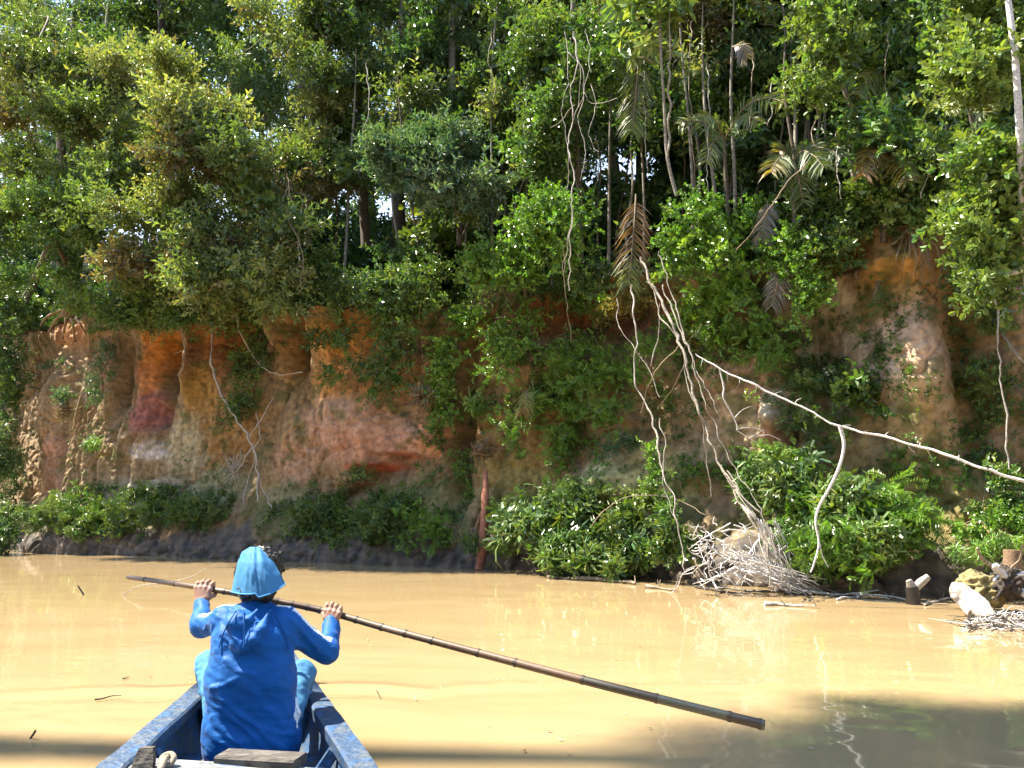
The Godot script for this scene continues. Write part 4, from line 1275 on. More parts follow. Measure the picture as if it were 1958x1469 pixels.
func build_vines():
	var g := "lianas hanging down the cliff"
	vine("liana", "long white liana hanging over the lime green bush", "liana", g, [[1096, 60, 0.9], [1104, 120, 0.95], [1092, 175, 1.0], [1098, 225, 1.0], [1086, 270, 1.05], [1096, 330, 1.05], [1093, 400, 1.1], [1090, 480, 1.1], [1089, 556, 1.0]], "w", 0.011, 0.009, mat.dead_wood,
		[[[1120, 55, 0.8], [1128, 110, 0.9], [1118, 170, 1.0], [1090, 250, 1.0]], [[1080, 60, 0.8], [1088, 150, 0.9], [1075, 210, 1.0], [1088, 300, 1.0], [1084, 370, 1.0]], [[1093, 400, 1.05], [1086, 460, 1.05], [1076, 520, 1.0]], [[1098, 60, 0.85], [1110, 150, 0.9], [1100, 230, 0.9]], [[1130, 160, 0.8], [1138, 210, 0.9], [1126, 260, 0.9], [1145, 290, 0.9]], [[1100, 200, 0.9], [1070, 235, 0.9], [1052, 245, 0.9]], [[1118, 170, 0.9], [1108, 230, 1.0], [1120, 300, 1.0], [1110, 345, 1.0]], [[1085, 100, 0.9], [1112, 130, 0.9], [1122, 190, 0.9], [1150, 195, 0.9], [1180, 188, 0.9]]])
	vine("liana", "thin liana dangling left of the dead brown frond", "liana", g, [[1078, 470, 1.0], [1080, 540, 0.9], [1086, 600, 0.8], [1092, 655, 0.7]], "w", 0.007, 0.005, mat.vine)
	vine("liana", "twisted pale liana with a root ball down the middle of the left cliff", "liana", g, [[405, 560, 0.6], [408, 620, 0.6], [406, 690, 0.55], [420, 750, 0.5], [450, 800, 0.5], [480, 845, 0.45], [492, 900, 0.4], [494, 960, 0.35]], "c", 0.030, 0.020, mat.dead_wood,
		[[[480, 840, 0.45], [500, 800, 0.45], [525, 760, 0.4]], [[484, 850, 0.45], [460, 890, 0.45], [440, 910, 0.4]], [[488, 870, 0.42], [470, 930, 0.4], [460, 965, 0.35]], [[490, 900, 0.4], [505, 940, 0.35], [520, 970, 0.3]], [[486, 860, 0.4], [498, 830, 0.4], [490, 790, 0.4]]])
	vine("liana", "slanting liana from the shaded edge to the orange face", "liana", g, [[436, 530, 0.8], [446, 580, 0.7], [458, 630, 0.6], [490, 690, 0.6], [530, 716, 0.45], [578, 712, 0.3]], "c", 0.022, 0.012, mat.dead_wood)
	vine("liana", "arched branch bowing out from the left trees over the recess", "branch", g, [[290, 590, 0.6], [340, 587, 0.7], [385, 600, 0.7], [405, 625, 0.65]], "c", 0.014, 0.018, mat.vine)
	vine("liana", "short liana hanging over the bright orange recess", "liana", g, [[345, 595, 0.7], [350, 640, 0.65], [352, 690, 0.6], [340, 720, 0.6]], "c", 0.012, 0.007, mat.dead_wood, [[[352, 670, 0.6], [330, 680, 0.6], [312, 705, 0.6]]])
	vine("liana", "thin root hanging down the left buttress edge", "liana", g, [[212, 610, 0.6], [214, 690, 0.5], [216, 760, 0.4], [220, 830, 0.3]], "c", 0.010, 0.007, mat.vine)
	vine("liana", "liana along the gully under the broad-leaved bush", "liana", g, [[800, 560, 0.6], [806, 660, 0.5], [812, 740, 0.4], [815, 810, 0.3]], "c", 0.008, 0.004, mat.vine)
	vine("liana", "thin pale liana at the right edge of the orange face", "liana", g, [[668, 540, 0.6], [672, 600, 0.5], [690, 660, 0.5], [684, 720, 0.4]], "c", 0.006, 0.004, mat.vine, [[[672, 600, 0.5], [655, 660, 0.5], [650, 700, 0.4]]])
	vine("liana", "pale liana pair hanging from the upper trees to the dark hollow edge", "liana", g, [[548, 330, 0.9], [556, 380, 0.9], [548, 410, 0.9], [566, 450, 0.9], [580, 500, 0.9], [572, 560, 0.9]], "w", 0.010, 0.006, mat.vine, [[[552, 350, 0.9], [540, 400, 0.9], [560, 430, 0.9], [575, 470, 0.9]]])
	vine("liana", "straight liana hanging down the right wall", "liana", g, [[1905, 560, 0.7], [1912, 680, 0.7], [1922, 780, 0.7], [1930, 905, 0.6]], "c", 0.013, 0.011, mat.dead_wood)
	vine("liana", "glaring pale liana hanging in front of the right tree", "liana", g, [[1888, -20, 1.7], [1884, 40, 1.7], [1892, 90, 1.7], [1886, 140, 1.7]], "w", 0.016, 0.010, mat.dead_wood)
	vine("hanging_root", "forked pale root clinging to the wall left of the right face", "root", g, [[1680, 500, 0.15], [1676, 560, 0.15], [1668, 610, 0.12], [1655, 660, 0.1], [1650, 710, 0.08]], "c", 0.055, 0.02, mat.vine, [[[1668, 610, 0.12], [1672, 660, 0.1], [1678, 720, 0.08]], [[1640, 520, 0.2], [1644, 580, 0.15], [1654, 660, 0.1]]])
	vine("hanging_root", "thin roots hanging down the wall beside the pale forked root", "root", g, [[1600, 560, 0.3], [1598, 620, 0.3], [1596, 700, 0.25]], "c", 0.007, 0.004, mat.vine, [[[1580, 600, 0.3], [1584, 680, 0.25]], [[1560, 640, 0.3], [1570, 720, 0.2]]])
	vine("hanging_root", "brown stem slanting out of the right wall", "branch", g, [[1895, 600, 0.3], [1915, 640, 0.5], [1940, 670, 0.7], [1970, 700, 0.9]], "c", 0.02, 0.012, mat.vine)
	vine("liana", "curved dry stem arching over the waterline bushes", "branch", g, [[1130, 1010, 1.1], [1150, 980, 1.1], [1190, 955, 1.0], [1250, 948, 1.0], [1310, 962, 0.9], [1350, 985, 0.8]], "c", 0.008, 0.005, mat.vine)
	vine("thin_pole_stem", "straight grey stick slanting down from the palm to the lime bush", "branch", g, [[1545, 310, 0.9], [1500, 355, 0.9], [1455, 420, 0.9], [1408, 478, 0.8]], "w", 0.010, 0.006, mat.vine)
	vine("slender_sapling", "second stem of the slender forked tree", "sapling", g, [[1277, 300, 0.32], [1279, 200, 0.4], [1281, 100, 0.5], [1280, -30, 0.5]], "w", 0.020, 0.014, mat.pale_bark)
	vine("ochre_tree_root", "ochre stem standing against the shaded wall beside the notch", "trunk", g, [[520, 672, 0.12], [516, 600, 0.3], [512, 540, 0.4], [508, 500, 0.4]], "c", 0.10, 0.06, mat.root)
	var thin := [[1236, 60, 330], [1322, 40, 360], [1352, 120, 380], [1440, 100, 250], [1556, 190, 280], [1700, 60, 200], [1140, 260, 380], [1010, 120, 260], [940, 60, 200], [700, 120, 330], [520, 240, 380], [1770, 230, 380], [1812, 60, 210], [1600, 250, 380], [1476, 160, 240]]
	thin.sort_custom(func(a, b): return a[0] < b[0])
	for k in thin.size():
		var x0: float = thin[k][0]
		vine("thin_liana", "hair-thin pale liana dangling before the forest, %s from the left" % ordinal(k), "liana", "thin lianas before the forest", [[x0, thin[k][1], -0.2], [x0 + 6 * sin(k * 2.0), lerpf(thin[k][1], thin[k][2], 0.4), 0.0], [x0 + 8 * sin(k * 3.0 + 1.0), lerpf(thin[k][1], thin[k][2], 0.7), 0.05], [x0 + 10 * sin(k * 1.3), thin[k][2], 0.1]], "w", 0.008, 0.006, mat.dead_wood if k % 2 else mat.vine)
	# exposed roots under the right edge
	var rng := rng_of(91)
	var c := on_cliff(1740, 440, 0.1)
	var o := thing("exposed_roots", "fan of pale exposed tree roots under the right cliff edge", "roots", c)
	for e in [[[1735, 440], [1765, 460], [1778, 510], 0.045], [[1735, 440], [1710, 465], [1690, 470], 0.035], [[1740, 445], [1740, 480], [1735, 515], 0.02], [[1740, 445], [1752, 490], [1750, 530], 0.014], [[1730, 445], [1715, 490], [1712, 520], 0.014], [[1745, 445], [1790, 470], [1800, 520], 0.014], [[1720, 440], [1690, 455], [1680, 500], 0.012], [[1735, 450], [1728, 500], [1722, 540], 0.010], [[1755, 450], [1770, 500], [1790, 540], 0.010], [[1745, 450], [1760, 480], [1762, 545], 0.008]]:
		var s := Solid.new()
		var pts := [on_cliff(e[0][0], e[0][1], 0.15) - c, on_cliff(e[1][0], e[1][1], 0.22) - c, on_cliff(e[2][0], e[2][1], 0.12) - c]
		tube(s, smooth_line(pts, 6), e[3], e[3] * 0.4, 7, Color.WHITE, 0.4)
		part("root", s.mesh(), mat.vine, o)
	var hairs := Solid.new()
	for k in 46:
		var px := rng.randf_range(1690, 1810)
		var py := rng.randf_range(445, 490)
		var a := on_cliff(px, py, 0.12) - c
		var b := on_cliff(px + rng.randf_range(-16, 16), py + rng.randf_range(30, 90), 0.1) - c
		tube(hairs, wander(a, b, 0.04, rng, 2), 0.005, 0.002, 4)
	tag(part("root_hairs", hairs.mesh(), mat.vine, o), "", "", "", "stuff")
	# roots clutching the top of the left buttress
	var c2 := on_cliff(128, 605, 0.1)
	var o2 := thing("stump_roots", "spreading brown roots gripping the top of the left clay buttress", "roots", c2)
	for e in [[[128, 590], [105, 615], [90, 640]], [[130, 592], [125, 620], [118, 650]], [[134, 592], [150, 615], [165, 640]], [[132, 590], [140, 625], [142, 655]], [[126, 590], [92, 605], [76, 625]]]:
		var s := Solid.new()
		tube(s, smooth_line([on_cliff(e[0][0], e[0][1], 0.1) - c2, on_cliff(e[1][0], e[1][1], 0.08) - c2, on_cliff(e[2][0], e[2][1], 0.0) - c2], 6), 0.06, 0.015, 7, Color.WHITE, 0.3)
		part("root", s.mesh(), mat.root, o2)
	# root ball on the twisted liana
	var c3 := on_cliff(450, 895, 0.35)
	var o3 := thing("root_clump", "grey tangle of dry roots on the twisted liana", "roots", c3)
	var t := Solid.new()
	for k in 60:
		var d := rand_dir(rng) * rng.randf_range(0.12, 0.38)
		d.y *= 1.5
		tube(t, wander(rand_dir(rng) * 0.05, d, 0.05, rng, 2), 0.010, 0.005, 4)
	tag(part("root_fibres", t.mesh(), mat.dead_wood, o3), "", "", "", "stuff")
	# dry grey twig thicket in front of the hollow
	var c4 := on_cliff(965, 545, 0.8)
	var o4 := thing("dry_twigs", "thicket of fine grey dry twigs hanging below the lime bush", "twigs", c4)
	var t4 := Solid.new()
	for k in 110:
		var a := Vector3(rng.randf_range(-.45, .45), rng.randf_range(-.1, .2), rng.randf_range(-.15, .2))
		tube(t4, wander(a, a + Vector3(rng.randf_range(-.25, .25), rng.randf_range(-.55, .1), rng.randf_range(-.1, .15)), 0.07, rng, 2), 0.004, 0.002, 4)
	tag(part("twig_mass", t4.mesh(), mat.vine, o4), "", "", "", "stuff")


func build_deadwood():
	var rng := rng_of(93)
	# the bundle of vines that leans from the edge down to the water
	var g := "leaning dead stems and brush"
	vine("leaning_dead_tree", "grey leaning dead trunk wrapped in vines from the edge to the white tangle", "dead tree", g, [[1226, 490, 0.7], [1248, 545, 0.8], [1278, 605, 0.9], [1312, 690, 1.0], [1330, 760, 1.0], [1356, 840, 1.0], [1384, 900, 1.05], [1412, 960, 1.15], [1448, 1010, 1.25], [1484, 1080, 1.3]], "w", 0.022, 0.015, mat.pale_bark,
		[[[1268, 545, 0.75], [1290, 610, 0.9], [1322, 680, 1.0], [1345, 760, 1.05], [1380, 850, 1.1], [1420, 920, 1.15], [1460, 990, 1.25], [1490, 1050, 1.3], [1510, 1120, 1.3]], [[1240, 520, 0.7], [1262, 600, 0.85], [1300, 660, 0.95], [1318, 740, 1.0], [1340, 800, 1.0], [1352, 880, 0.95], [1360, 950, 0.9]], [[1260, 480, 0.7], [1282, 560, 0.8], [1308, 640, 0.95], [1340, 720, 1.0], [1372, 790, 1.1]],
		[[1380, 890, 1.05], [1410, 940, 1.2], [1470, 1010, 1.3], [1495, 1110, 1.35]], [[1390, 900, 1.05], [1440, 985, 1.2], [1478, 1045, 1.3], [1530, 1115, 1.3]], [[1400, 930, 1.1], [1430, 975, 1.25], [1465, 1030, 1.3], [1472, 1120, 1.35]]])
	vine("hanging_liana", "pale knotted stem under the yellowish leafy branch", "stem", g, [[1208, 545, 0.8], [1212, 600, 0.85], [1218, 650, 0.85], [1214, 720, 0.85], [1235, 770, 0.85], [1255, 830, 0.9], [1268, 900, 0.95], [1288, 960, 1.0], [1300, 1040, 1.0], [1312, 1095, 1.0]], "w", 0.014, 0.010, mat.dead_wood,
		[[[1180, 570, 0.8], [1184, 620, 0.85], [1210, 660, 0.85], [1235, 700, 0.85], [1262, 760, 0.9]], [[1244, 700, 0.8], [1258, 640, 0.8], [1262, 580, 0.8]], [[1262, 800, 0.9], [1272, 860, 0.95], [1270, 930, 1.0], [1296, 1000, 1.0]]])
	vine("hanging_liana", "thin dry stems crossing the wall under the lime bush", "stem", g, [[1300, 660, 0.9], [1270, 690, 0.9], [1246, 720, 0.9], [1225, 790, 0.85]], "w", 0.008, 0.005, mat.vine, [[[1310, 690, 0.9], [1290, 740, 0.9], [1262, 780, 0.9]], [[1340, 620, 0.9], [1320, 650, 0.9], [1300, 680, 0.9]]])
	vine("dead_branch", "glaring white dead branch stub at the right edge below the sunlit tree", "branch", g, [[1975, 505, 1.8], [1940, 520, 1.7], [1915, 530, 1.6], [1910, 548, 1.6]], "w", 0.03, 0.014, mat.bleached, [[[1940, 520, 1.7], [1925, 512, 1.7], [1912, 518, 1.7]]])
	# the long white branch that reaches out over the water
	var limb := []
	var depths := [10.9, 10.7, 10.4, 10.1, 9.8, 9.5, 9.2, 8.9, 8.7]
	var px := [[1330, 676], [1375, 704], [1430, 730], [1520, 772], [1606, 815], [1700, 838], [1790, 864], [1880, 896], [1990, 930]]
	for k in px.size():
		limb.append(at(px[k][0], px[k][1], depths[k]))
	var o := thing("white_branch", "long bare sunlit white branch reaching out over the water", "branch", limb[0], g)
	var s := Solid.new()
	var rel := []
	for p in limb:
		rel.append(p - limb[0])
	tube(s, kinked(smooth_line(rel, 10), 0.01), 0.009, 0.017, 8, Color.WHITE, 0.3)
	part("main_limb", s.mesh(), mat.bleached, o)
	for b in [[[[1375, 704], [1384, 740], [1383, 760], [1396, 785], [1408, 810], [1410, 822]], 10.7, 0.013, 0.008], [[[1606, 815], [1614, 850], [1606, 890], [1588, 930], [1566, 970], [1560, 1000], [1566, 1040], [1556, 1080], [1550, 1095]], 9.8, 0.022, 0.009], [[[1564, 1020], [1572, 1060], [1584, 1085]], 9.8, 0.008, 0.005], [[[1408, 822], [1425, 818], [1450, 820], [1462, 828]], 10.7, 0.006, 0.003], [[[1410, 824], [1432, 838], [1448, 848]], 10.7, 0.006, 0.003], [[[1404, 800], [1420, 784], [1440, 776]], 10.7, 0.006, 0.003], [[[1440, 836], [1470, 832], [1492, 842]], 10.7, 0.005, 0.003], [[[1432, 838], [1446, 830], [1460, 822]], 10.7, 0.005, 0.002], [[[1520, 772], [1524, 766], [1532, 762]], 10.1, 0.006, 0.003], [[[1758, 856], [1760, 846]], 9.3, 0.007, 0.004], [[[1834, 880], [1834, 870]], 9.0, 0.007, 0.004]]:
		var q := []
		for p in b[0]:
			q.append(at(p[0], p[1], b[1]) - limb[0])
		var t := Solid.new()
		tube(t, smooth_line(q, 6), b[2], b[3], 7, Color.WHITE, 0.3)
		part("twig" if b[2] < 0.009 else "side_branch", t.mesh(), mat.bleached, o)
	var spine := smooth_line(rel, 10)
	for k in 16:
		var p := spine[4 + k * (spine.size() - 8) / 16]
		var t := Solid.new()
		tube(t, wander(p, p + Vector3(rng.randf_range(-.08, .12), rng.randf_range(-.14, .12), rng.randf_range(-.08, .08)), 0.02, rng, 1), 0.005, 0.002, 5)
		part("twig", t.mesh(), mat.bleached, o)
	var l := Leaves.new()
	for p in [[1425, 765, 10.7], [1440, 770, 10.7], [1420, 760, 10.7], [1720, 838, 9.5], [1728, 838, 9.5], [1895, 897, 8.9], [1905, 897, 8.9], [1880, 893, 8.9]]:
		stamp(l, kinds.sunny, rng, at(p[0], p[1], p[2]) - limb[0], Vector3(0.4, 0.5, 0.3) + rand_dir(rng) * 0.5, 0.4)
	tag(commit(l, "leaf_tufts", mat.leaf, o), "", "", "", "stuff")
	# brush heap at the waterline
	var heap_at := on_water(1450, 1136)
	var h := thing("brush_heap", "tangled heap of bleached dead branches at the waterline", "brush heap", heap_at, g)
	var d0 := -heap_at.z
	var main := [[[[1366, 1108], [1395, 1094], [1420, 1076], [1440, 1050], [1462, 1025]], 0.026], [[[1408, 1083], [1450, 1100], [1500, 1120], [1550, 1133], [1600, 1140]], 0.018], [[[1418, 966], [1450, 1000], [1470, 1040], [1480, 1080], [1478, 1128]], 0.016], [[[1372, 1128], [1362, 1098], [1350, 1062], [1340, 1040]], 0.012], [[[1340, 1040], [1380, 1060], [1430, 1085], [1490, 1105]], 0.014], [[[1470, 1030], [1500, 1070], [1520, 1105], [1545, 1130]], 0.014], [[[1460, 1010], [1478, 1060], [1500, 1100], [1520, 1128]], 0.014], [[[1442, 990], [1468, 1050], [1470, 1100]], 0.012], [[[1390, 1072], [1420, 1060], [1440, 1070], [1420, 1090]], 0.009], [[[1325, 1068], [1340, 1090], [1360, 1110]], 0.010], [[[1430, 1090], [1480, 1110], [1540, 1128], [1610, 1138], [1660, 1132], [1700, 1126]], 0.012], [[[1480, 1060], [1510, 1040], [1530, 1042]], 0.006]]
	for b in main:
		var q := []
		for p in b[0]:
			q.append(at(p[0], p[1], d0 + rng.randf_range(-.3, .3)) - heap_at)
		var t := Solid.new()
		tube(t, kinked(smooth_line(q, 8), 0.01), b[1] * 1.25, b[1] * 0.6, 7, Color.WHITE, 0.45)
		part("branch", t.mesh(), mat.bleached, h)
	var tw := Solid.new()
	for k in 170:
		var a: Vector3
		var b: Vector3
		var pick := rng.randf()
		if pick < 0.45:   # the dry crown on the left
			var sx := rng.randf_range(1320, 1430)
			var sy := rng.randf_range(1000, 1110)
			a = at(sx, sy, d0 + rng.randf_range(-.35, .35))
			b = at(sx + rng.randf_range(-50, 70), sy + rng.randf_range(-30, 50), d0 + rng.randf_range(-.35, .35))
		elif pick < 0.8:  # sweeping down to the right
			var sx := rng.randf_range(1390, 1500)
			a = at(sx, 1060 + (sx - 1390) * 0.35 + rng.randf_range(-20, 25), d0 + rng.randf_range(-.3, .2))
			b = at(sx + rng.randf_range(60, 150), minf(1142, 1100 + (sx - 1390) * 0.3 + rng.randf_range(-10, 30)), d0 - rng.randf_range(0.0, .3))
		else:             # strands from above
			var sx := rng.randf_range(1430, 1490)
			a = at(sx, rng.randf_range(990, 1060), d0 + rng.randf_range(-.2, .3))
			b = at(sx + rng.randf_range(5, 70), rng.randf_range(1090, 1135), d0 + rng.randf_range(-.2, .2))
		tube(tw, wander(a - heap_at, b - heap_at, 0.04, rng, 2), rng.randf_range(0.005, 0.011), 0.003, 4)
	tag(part("twigs", tw.mesh(), mat.bleached, h), "", "", "", "stuff")
	var lv := Leaves.new()
	for k in 9:
		stamp(lv, kinds.straw, rng, at(rng.randf_range(1330, 1480), rng.randf_range(1010, 1080), d0 - 0.1) - heap_at, rand_dir(rng), 0.28)
	tag(commit(lv, "withered_leaves", mat.leaf, h), "", "", "", "stuff")
	# driftwood
	var dg := "driftwood along the waterline"
	var logs := [
		["driftwood_log", "pale flat driftwood log floating below the waterline bushes", [[1048, 1103], [1100, 1107], [1160, 1110], [1215, 1116]], 0.040, 0.025, "vine"],
		["driftwood_log", "grey bent log lying beside the foot of the hanging stem", [[1262, 1105], [1300, 1108], [1330, 1114], [1350, 1122]], 0.05, 0.03, "vine"],
		["driftwood_log", "small broken driftwood piece with a stub near the grey log", [[1236, 1122], [1260, 1124], [1290, 1128]], 0.05, 0.03, "vine"],
		["driftwood_log", "long thin dark stick half sunk under the brush heap", [[1370, 1124], [1420, 1128], [1480, 1134], [1530, 1136]], 0.025, 0.015, "wet_wood"],
		["driftwood_log", "sunlit floating log in the open water before the brush heap", [[1462, 1155], [1500, 1156], [1560, 1160]], 0.04, 0.02, "dead_wood"],
		["driftwood_log", "low driftwood stick reaching from the brush heap to the stub", [[1640, 1142], [1690, 1128], [1740, 1130], [1800, 1136], [1826, 1140]], 0.014, 0.008, "bleached"],
		["driftwood_log", "thin bleached stick lying over the water beside the fern bush", [[1540, 1128], [1590, 1134], [1640, 1138], [1700, 1146]], 0.013, 0.007, "bleached"],
		["driftwood_log", "crooked bleached stick between the brush heap and the forked stump", [[1600, 1146], [1650, 1140], [1700, 1142], [1738, 1150]], 0.014, 0.008, "bleached"],
		["driftwood_log", "pale stick right of the forked stump in the water", [[1768, 1156], [1800, 1148], [1822, 1146], [1850, 1150]], 0.014, 0.008, "dead_wood"],
		["driftwood_log", "dark sunken stick below the brush heap", [[1330, 1122], [1380, 1130], [1430, 1136]], 0.022, 0.012, "wet_wood"],
		["driftwood_log", "branching pale stick afloat right of the brush heap", [[1580, 1142], [1620, 1136], [1664, 1120], [1672, 1112]], 0.012, 0.006, "vine"]]
	for e in logs:
		var q := []
		for k in e[2].size():
			q.append(on_water(e[2][k][0], e[2][k][1], 0.02))
		var node := thing(e[0], e[1], "driftwood", q[0], dg)
		var b0: Vector3 = q[0]
		for k in q.size():
			q[k] -= b0
		var t := Solid.new()
		tube(t, kinked(smooth_line(q, 9), 0.02), e[3], e[4] * 0.6, 8, Color.WHITE, 0.8)
		part("log", t.mesh(), mat[e[5]], node)
		for k in 3:
			var st: Vector3 = q[1 + k % (q.size() - 1)]
			var stub := Solid.new()
			tube(stub, smooth_line([st, st + Vector3(rng.randf_range(-.1, .15), rng.randf_range(.03, .12), rng.randf_range(-.08, .1))], 4), e[4] * 0.5, e[4] * 0.2, 6, Color.WHITE, 0.3)
			part("stub", stub.mesh(), mat[e[5]], node)
	# stub with a white fork standing in the water
	var sp := on_water(1750, 1156)
	var ds := -sp.z
	var stub_o := thing("forked_stump", "dark stump with a bleached forked top standing in the water", "stump", sp, dg)
	for e in [[[[1752, 1164], [1748, 1150], [1745, 1135], [1742, 1122]], 0.10, 0.06, "wet_wood"], [[[1748, 1140], [1744, 1126], [1740, 1116], [1737, 1110]], 0.06, 0.035, "dead_wood"], [[[1744, 1132], [1757, 1118], [1767, 1109], [1775, 1103]], 0.045, 0.028, "dead_wood"], [[[1735, 1150], [1750, 1145], [1762, 1157]], 0.015, 0.008, "bleached"]]:
		var q := []
		for p in e[0]:
			q.append(at(p[0], p[1], ds) - sp)
		var t := Solid.new()
		tube(t, smooth_line(q, 7), e[1], e[2], 11, Color.WHITE, 0.8)
		part("trunk_stub" if e[3] == "wet_wood" else "fork", t.mesh(), mat[e[3]], stub_o)
	# the big bleached log and its mates at the right edge
	var lp := on_water(1885, 1182)
	var dl := -lp.z
	var big := thing("bleached_log", "thick glaring white log with a broken end at the right edge", "driftwood", lp, dg)
	for e in [[[1830, 1128, 0.3], [1850, 1146, 0.2], [1872, 1164, 0.05], [1900, 1188, -0.1], 0.095, 0.10], [[1836, 1122, 0.34], [1856, 1140, 0.26], [1874, 1156, 0.2], [1884, 1166, 0.15], 0.05, 0.04], [[1824, 1140, 0.26], [1838, 1152, 0.2], [1850, 1164, 0.1], [1858, 1172, 0.05], 0.035, 0.05]]:
		var q := []
		for k in 4:
			q.append(at(e[k][0], e[k][1], dl + e[k][2]) - lp)
		var t := Solid.new()
		tube(t, kinked(smooth_line(q, 8), 0.02), e[4], e[5], 13, Color.WHITE, 0.55)
		part("log" if e[4] > 0.08 else "split_wood", t.mesh(), mat.dead_wood, big)
	# mossy boulder-like root wad
	var bp := at(1874, 1130, dl + 0.55)
	var lump_o := rock("mossy_mound", "rounded straw-coloured mound behind the white log", "mound", bp, Vector3(0.26, 0.19, 0.22), Color(.30, .25, .11), 7)
	tag(lump_o, "", "", dg)
	var wad := at(1930, 1115, dl + 0.3)
	var w := thing("root_wad", "dark upturned root wad with white stubs at the right edge", "stump", wad, dg)
	var core := rock_mesh(Vector3(0.15, 0.17, 0.15), Color(.06, .048, .038), 9)
	part("core", core, mat.earth, w)
	for e in [[[1928, 1110], [1905, 1088], [1880, 1070], [1868, 1048], 0.03, "vine"], [[1930, 1110], [1912, 1094], [1902, 1086], [1908, 1080], 0.045, "bleached"], [[1932, 1115], [1945, 1102], [1965, 1096], [1985, 1090], 0.04, "bleached"], [[1934, 1122], [1950, 1130], [1965, 1140], [1980, 1145], 0.06, "bleached"], [[1926, 1120], [1915, 1130], [1908, 1140], [1900, 1146], 0.02, "wet_wood"], [[1930, 1105], [1935, 1085], [1950, 1070], [1956, 1040], 0.016, "vine"], [[1935, 1110], [1950, 1105], [1962, 1108], [1975, 1112], 0.02, "bleached"], [[1922, 1108], [1912, 1100], [1906, 1104], [1900, 1112], 0.02, "bleached"]]:
		var q := []
		for k in 4:
			q.append(at(e[k][0], e[k][1], dl + 0.25 - 0.05 * k) - wad)
		var t := Solid.new()
		tube(t, smooth_line(q, 5), e[4], e[4] * 0.5, 8, Color.WHITE, 0.35)
		part("root", t.mesh(), mat[e[5]], w)
	var tp := at(1938, 1082, dl + 0.9)
	var ts := thing("broken_trunk", "reddish broken tree trunk upright behind the root wad", "stump", tp, dg)
	var t2 := Solid.new()
	tube(t2, smooth_line([at(1938, 1110, dl + 0.9) - tp, at(1938, 1080, dl + 0.9) - tp, at(1937, 1052, dl + 0.9) - tp], 6), 0.115, 0.10, 11, Color.WHITE, 0.2)
	part("trunk", t2.mesh(), mat.root, ts)
	# the red clay column that stands free of the wall
	var cc := on_cliff(920, 1080, 0.05)
	var col := thing("red_clay_post", "narrow red clay post standing against the foot of the wall", "clay post", cc)
	var tc := Solid.new()
	var dc := -cc.z
	tube(tc, smooth_line([at(918, 1090, dc) - cc, at(922, 1040, dc + 0.05) - cc, at(926, 990, dc + 0.15) - cc, at(928, 940, dc + 0.3) - cc, at(928, 900, dc + 0.6) - cc], 9), 0.085, 0.05, 12, Color(.36, .15, .095), 0.5)
	part("shaft", tc.mesh(), mat.earth, col)
	# raft of dark litter around the log
	var rp := on_water(1900, 1192)
	var raft := thing("litter_raft", "floating raft of dark twigs and bleached sticks before the white log", "debris", rp, dg)
	for pass_ in 2:
		var t := Solid.new()
		for k in 90:
			var a := on_water(rng.randf_range(1845, 1985), rng.randf_range(1174, 1204), rng.randf_range(0.0, 0.10)) - rp
			tube(t, wander(a, a + Vector3(rng.randf_range(-.32, .32), rng.randf_range(-.04, .07), rng.randf_range(-.16, .16)), 0.035, rng, 2), rng.randf_range(0.004, 0.009), 0.002, 4)
		tag(part("dark_sticks" if pass_ == 0 else "bleached_sticks", t.mesh(), mat.wet_wood if pass_ == 0 else mat.bleached, raft), "", "", "", "stuff")
	# mud bank under the bushes, right of the brush heap
	for e in [[1690, 1118, 0.55, 0.30, "grey mud mound under the pale blades"], [1790, 1110, 0.6, 0.42, "dark layered mud bank left of the white log"], [1590, 1118, 0.5, 0.26, "brown mud mound behind the brush heap"], [1640, 1092, 0.5, 0.36, "shaded mud step below the fern bush"]]:
		var p := on_water(e[0], e[1] + 30)
		p = p + Vector3(0.15, 0.02, -0.95)
		tag(rock("mud_mound", e[4], "mud bank", p, Vector3(e[2], e[3], 0.4), Color(.16, .115, .08), e[0]), "", "", "mud at the foot of the cliff")


func rock_mesh(r: Vector3, c: Color, seed_: int) -> ArrayMesh:
	var s := Solid.new()
	var rings := 34
	var segs := 46
	for a in rings + 1:
		for b in segs + 1:
			var th := PI * a / rings
			var ph := TAU * (b % segs) / segs
			var d := Vector3(sin(th) * cos(ph), cos(th), sin(th) * sin(ph))
			var f := 1.0 + 0.4 * lump.get_noise_3d(d.x * 26.0 + seed_, d.y * 26.0, d.z * 26.0) + 0.34 * grain.get_noise_3d(d.x * 50.0, d.y * 50.0 + seed_, d.z * 50.0)
			s.v.append(d * r * f)
			var g := 1.0 + 0.5 * grain.get_noise_3d(d.x * 90.0, d.y * 90.0 + seed_, d.z * 90.0)
			s.c.append(Color(c.r * g, c.g * g, c.b * g))
	for a in rings:
		for b in segs:
			var q := a * (segs + 1) + b
			s.quad(q, q + 1, q + segs + 2, q + segs + 1)
	var st := SurfaceTool.new()
	st.create_from(s.mesh(), 0)
	st.generate_normals()
	return st.commit()


func rock(called: String, label: String, category: String, where: Vector3, r: Vector3, c: Color, seed_: int) -> MeshInstance3D:
	var o := part(called, rock_mesh(r, c, seed_), mat.earth, self)
	o.position = where
	tag(o, label, category)
	return o


# ---------------------------------------------------------------- canoe
func hull_x(d: float) -> float:      # middle of the canoe at distance d ahead of the camera
	return -0.97 - 0.26 * (d - 3.0)


func hull_half(d: float) -> float:
	if d > 3.0:
		return lerpf(0.48, 0.015, clampf((d - 3.0) / 2.95, 0, 1))
	return lerpf(0.60, 0.48, smoothstep(0.3, 3.0, d)) if d > 0.3 else lerpf(0.60, 0.25, smoothstep(-0.5, -3.0, d))


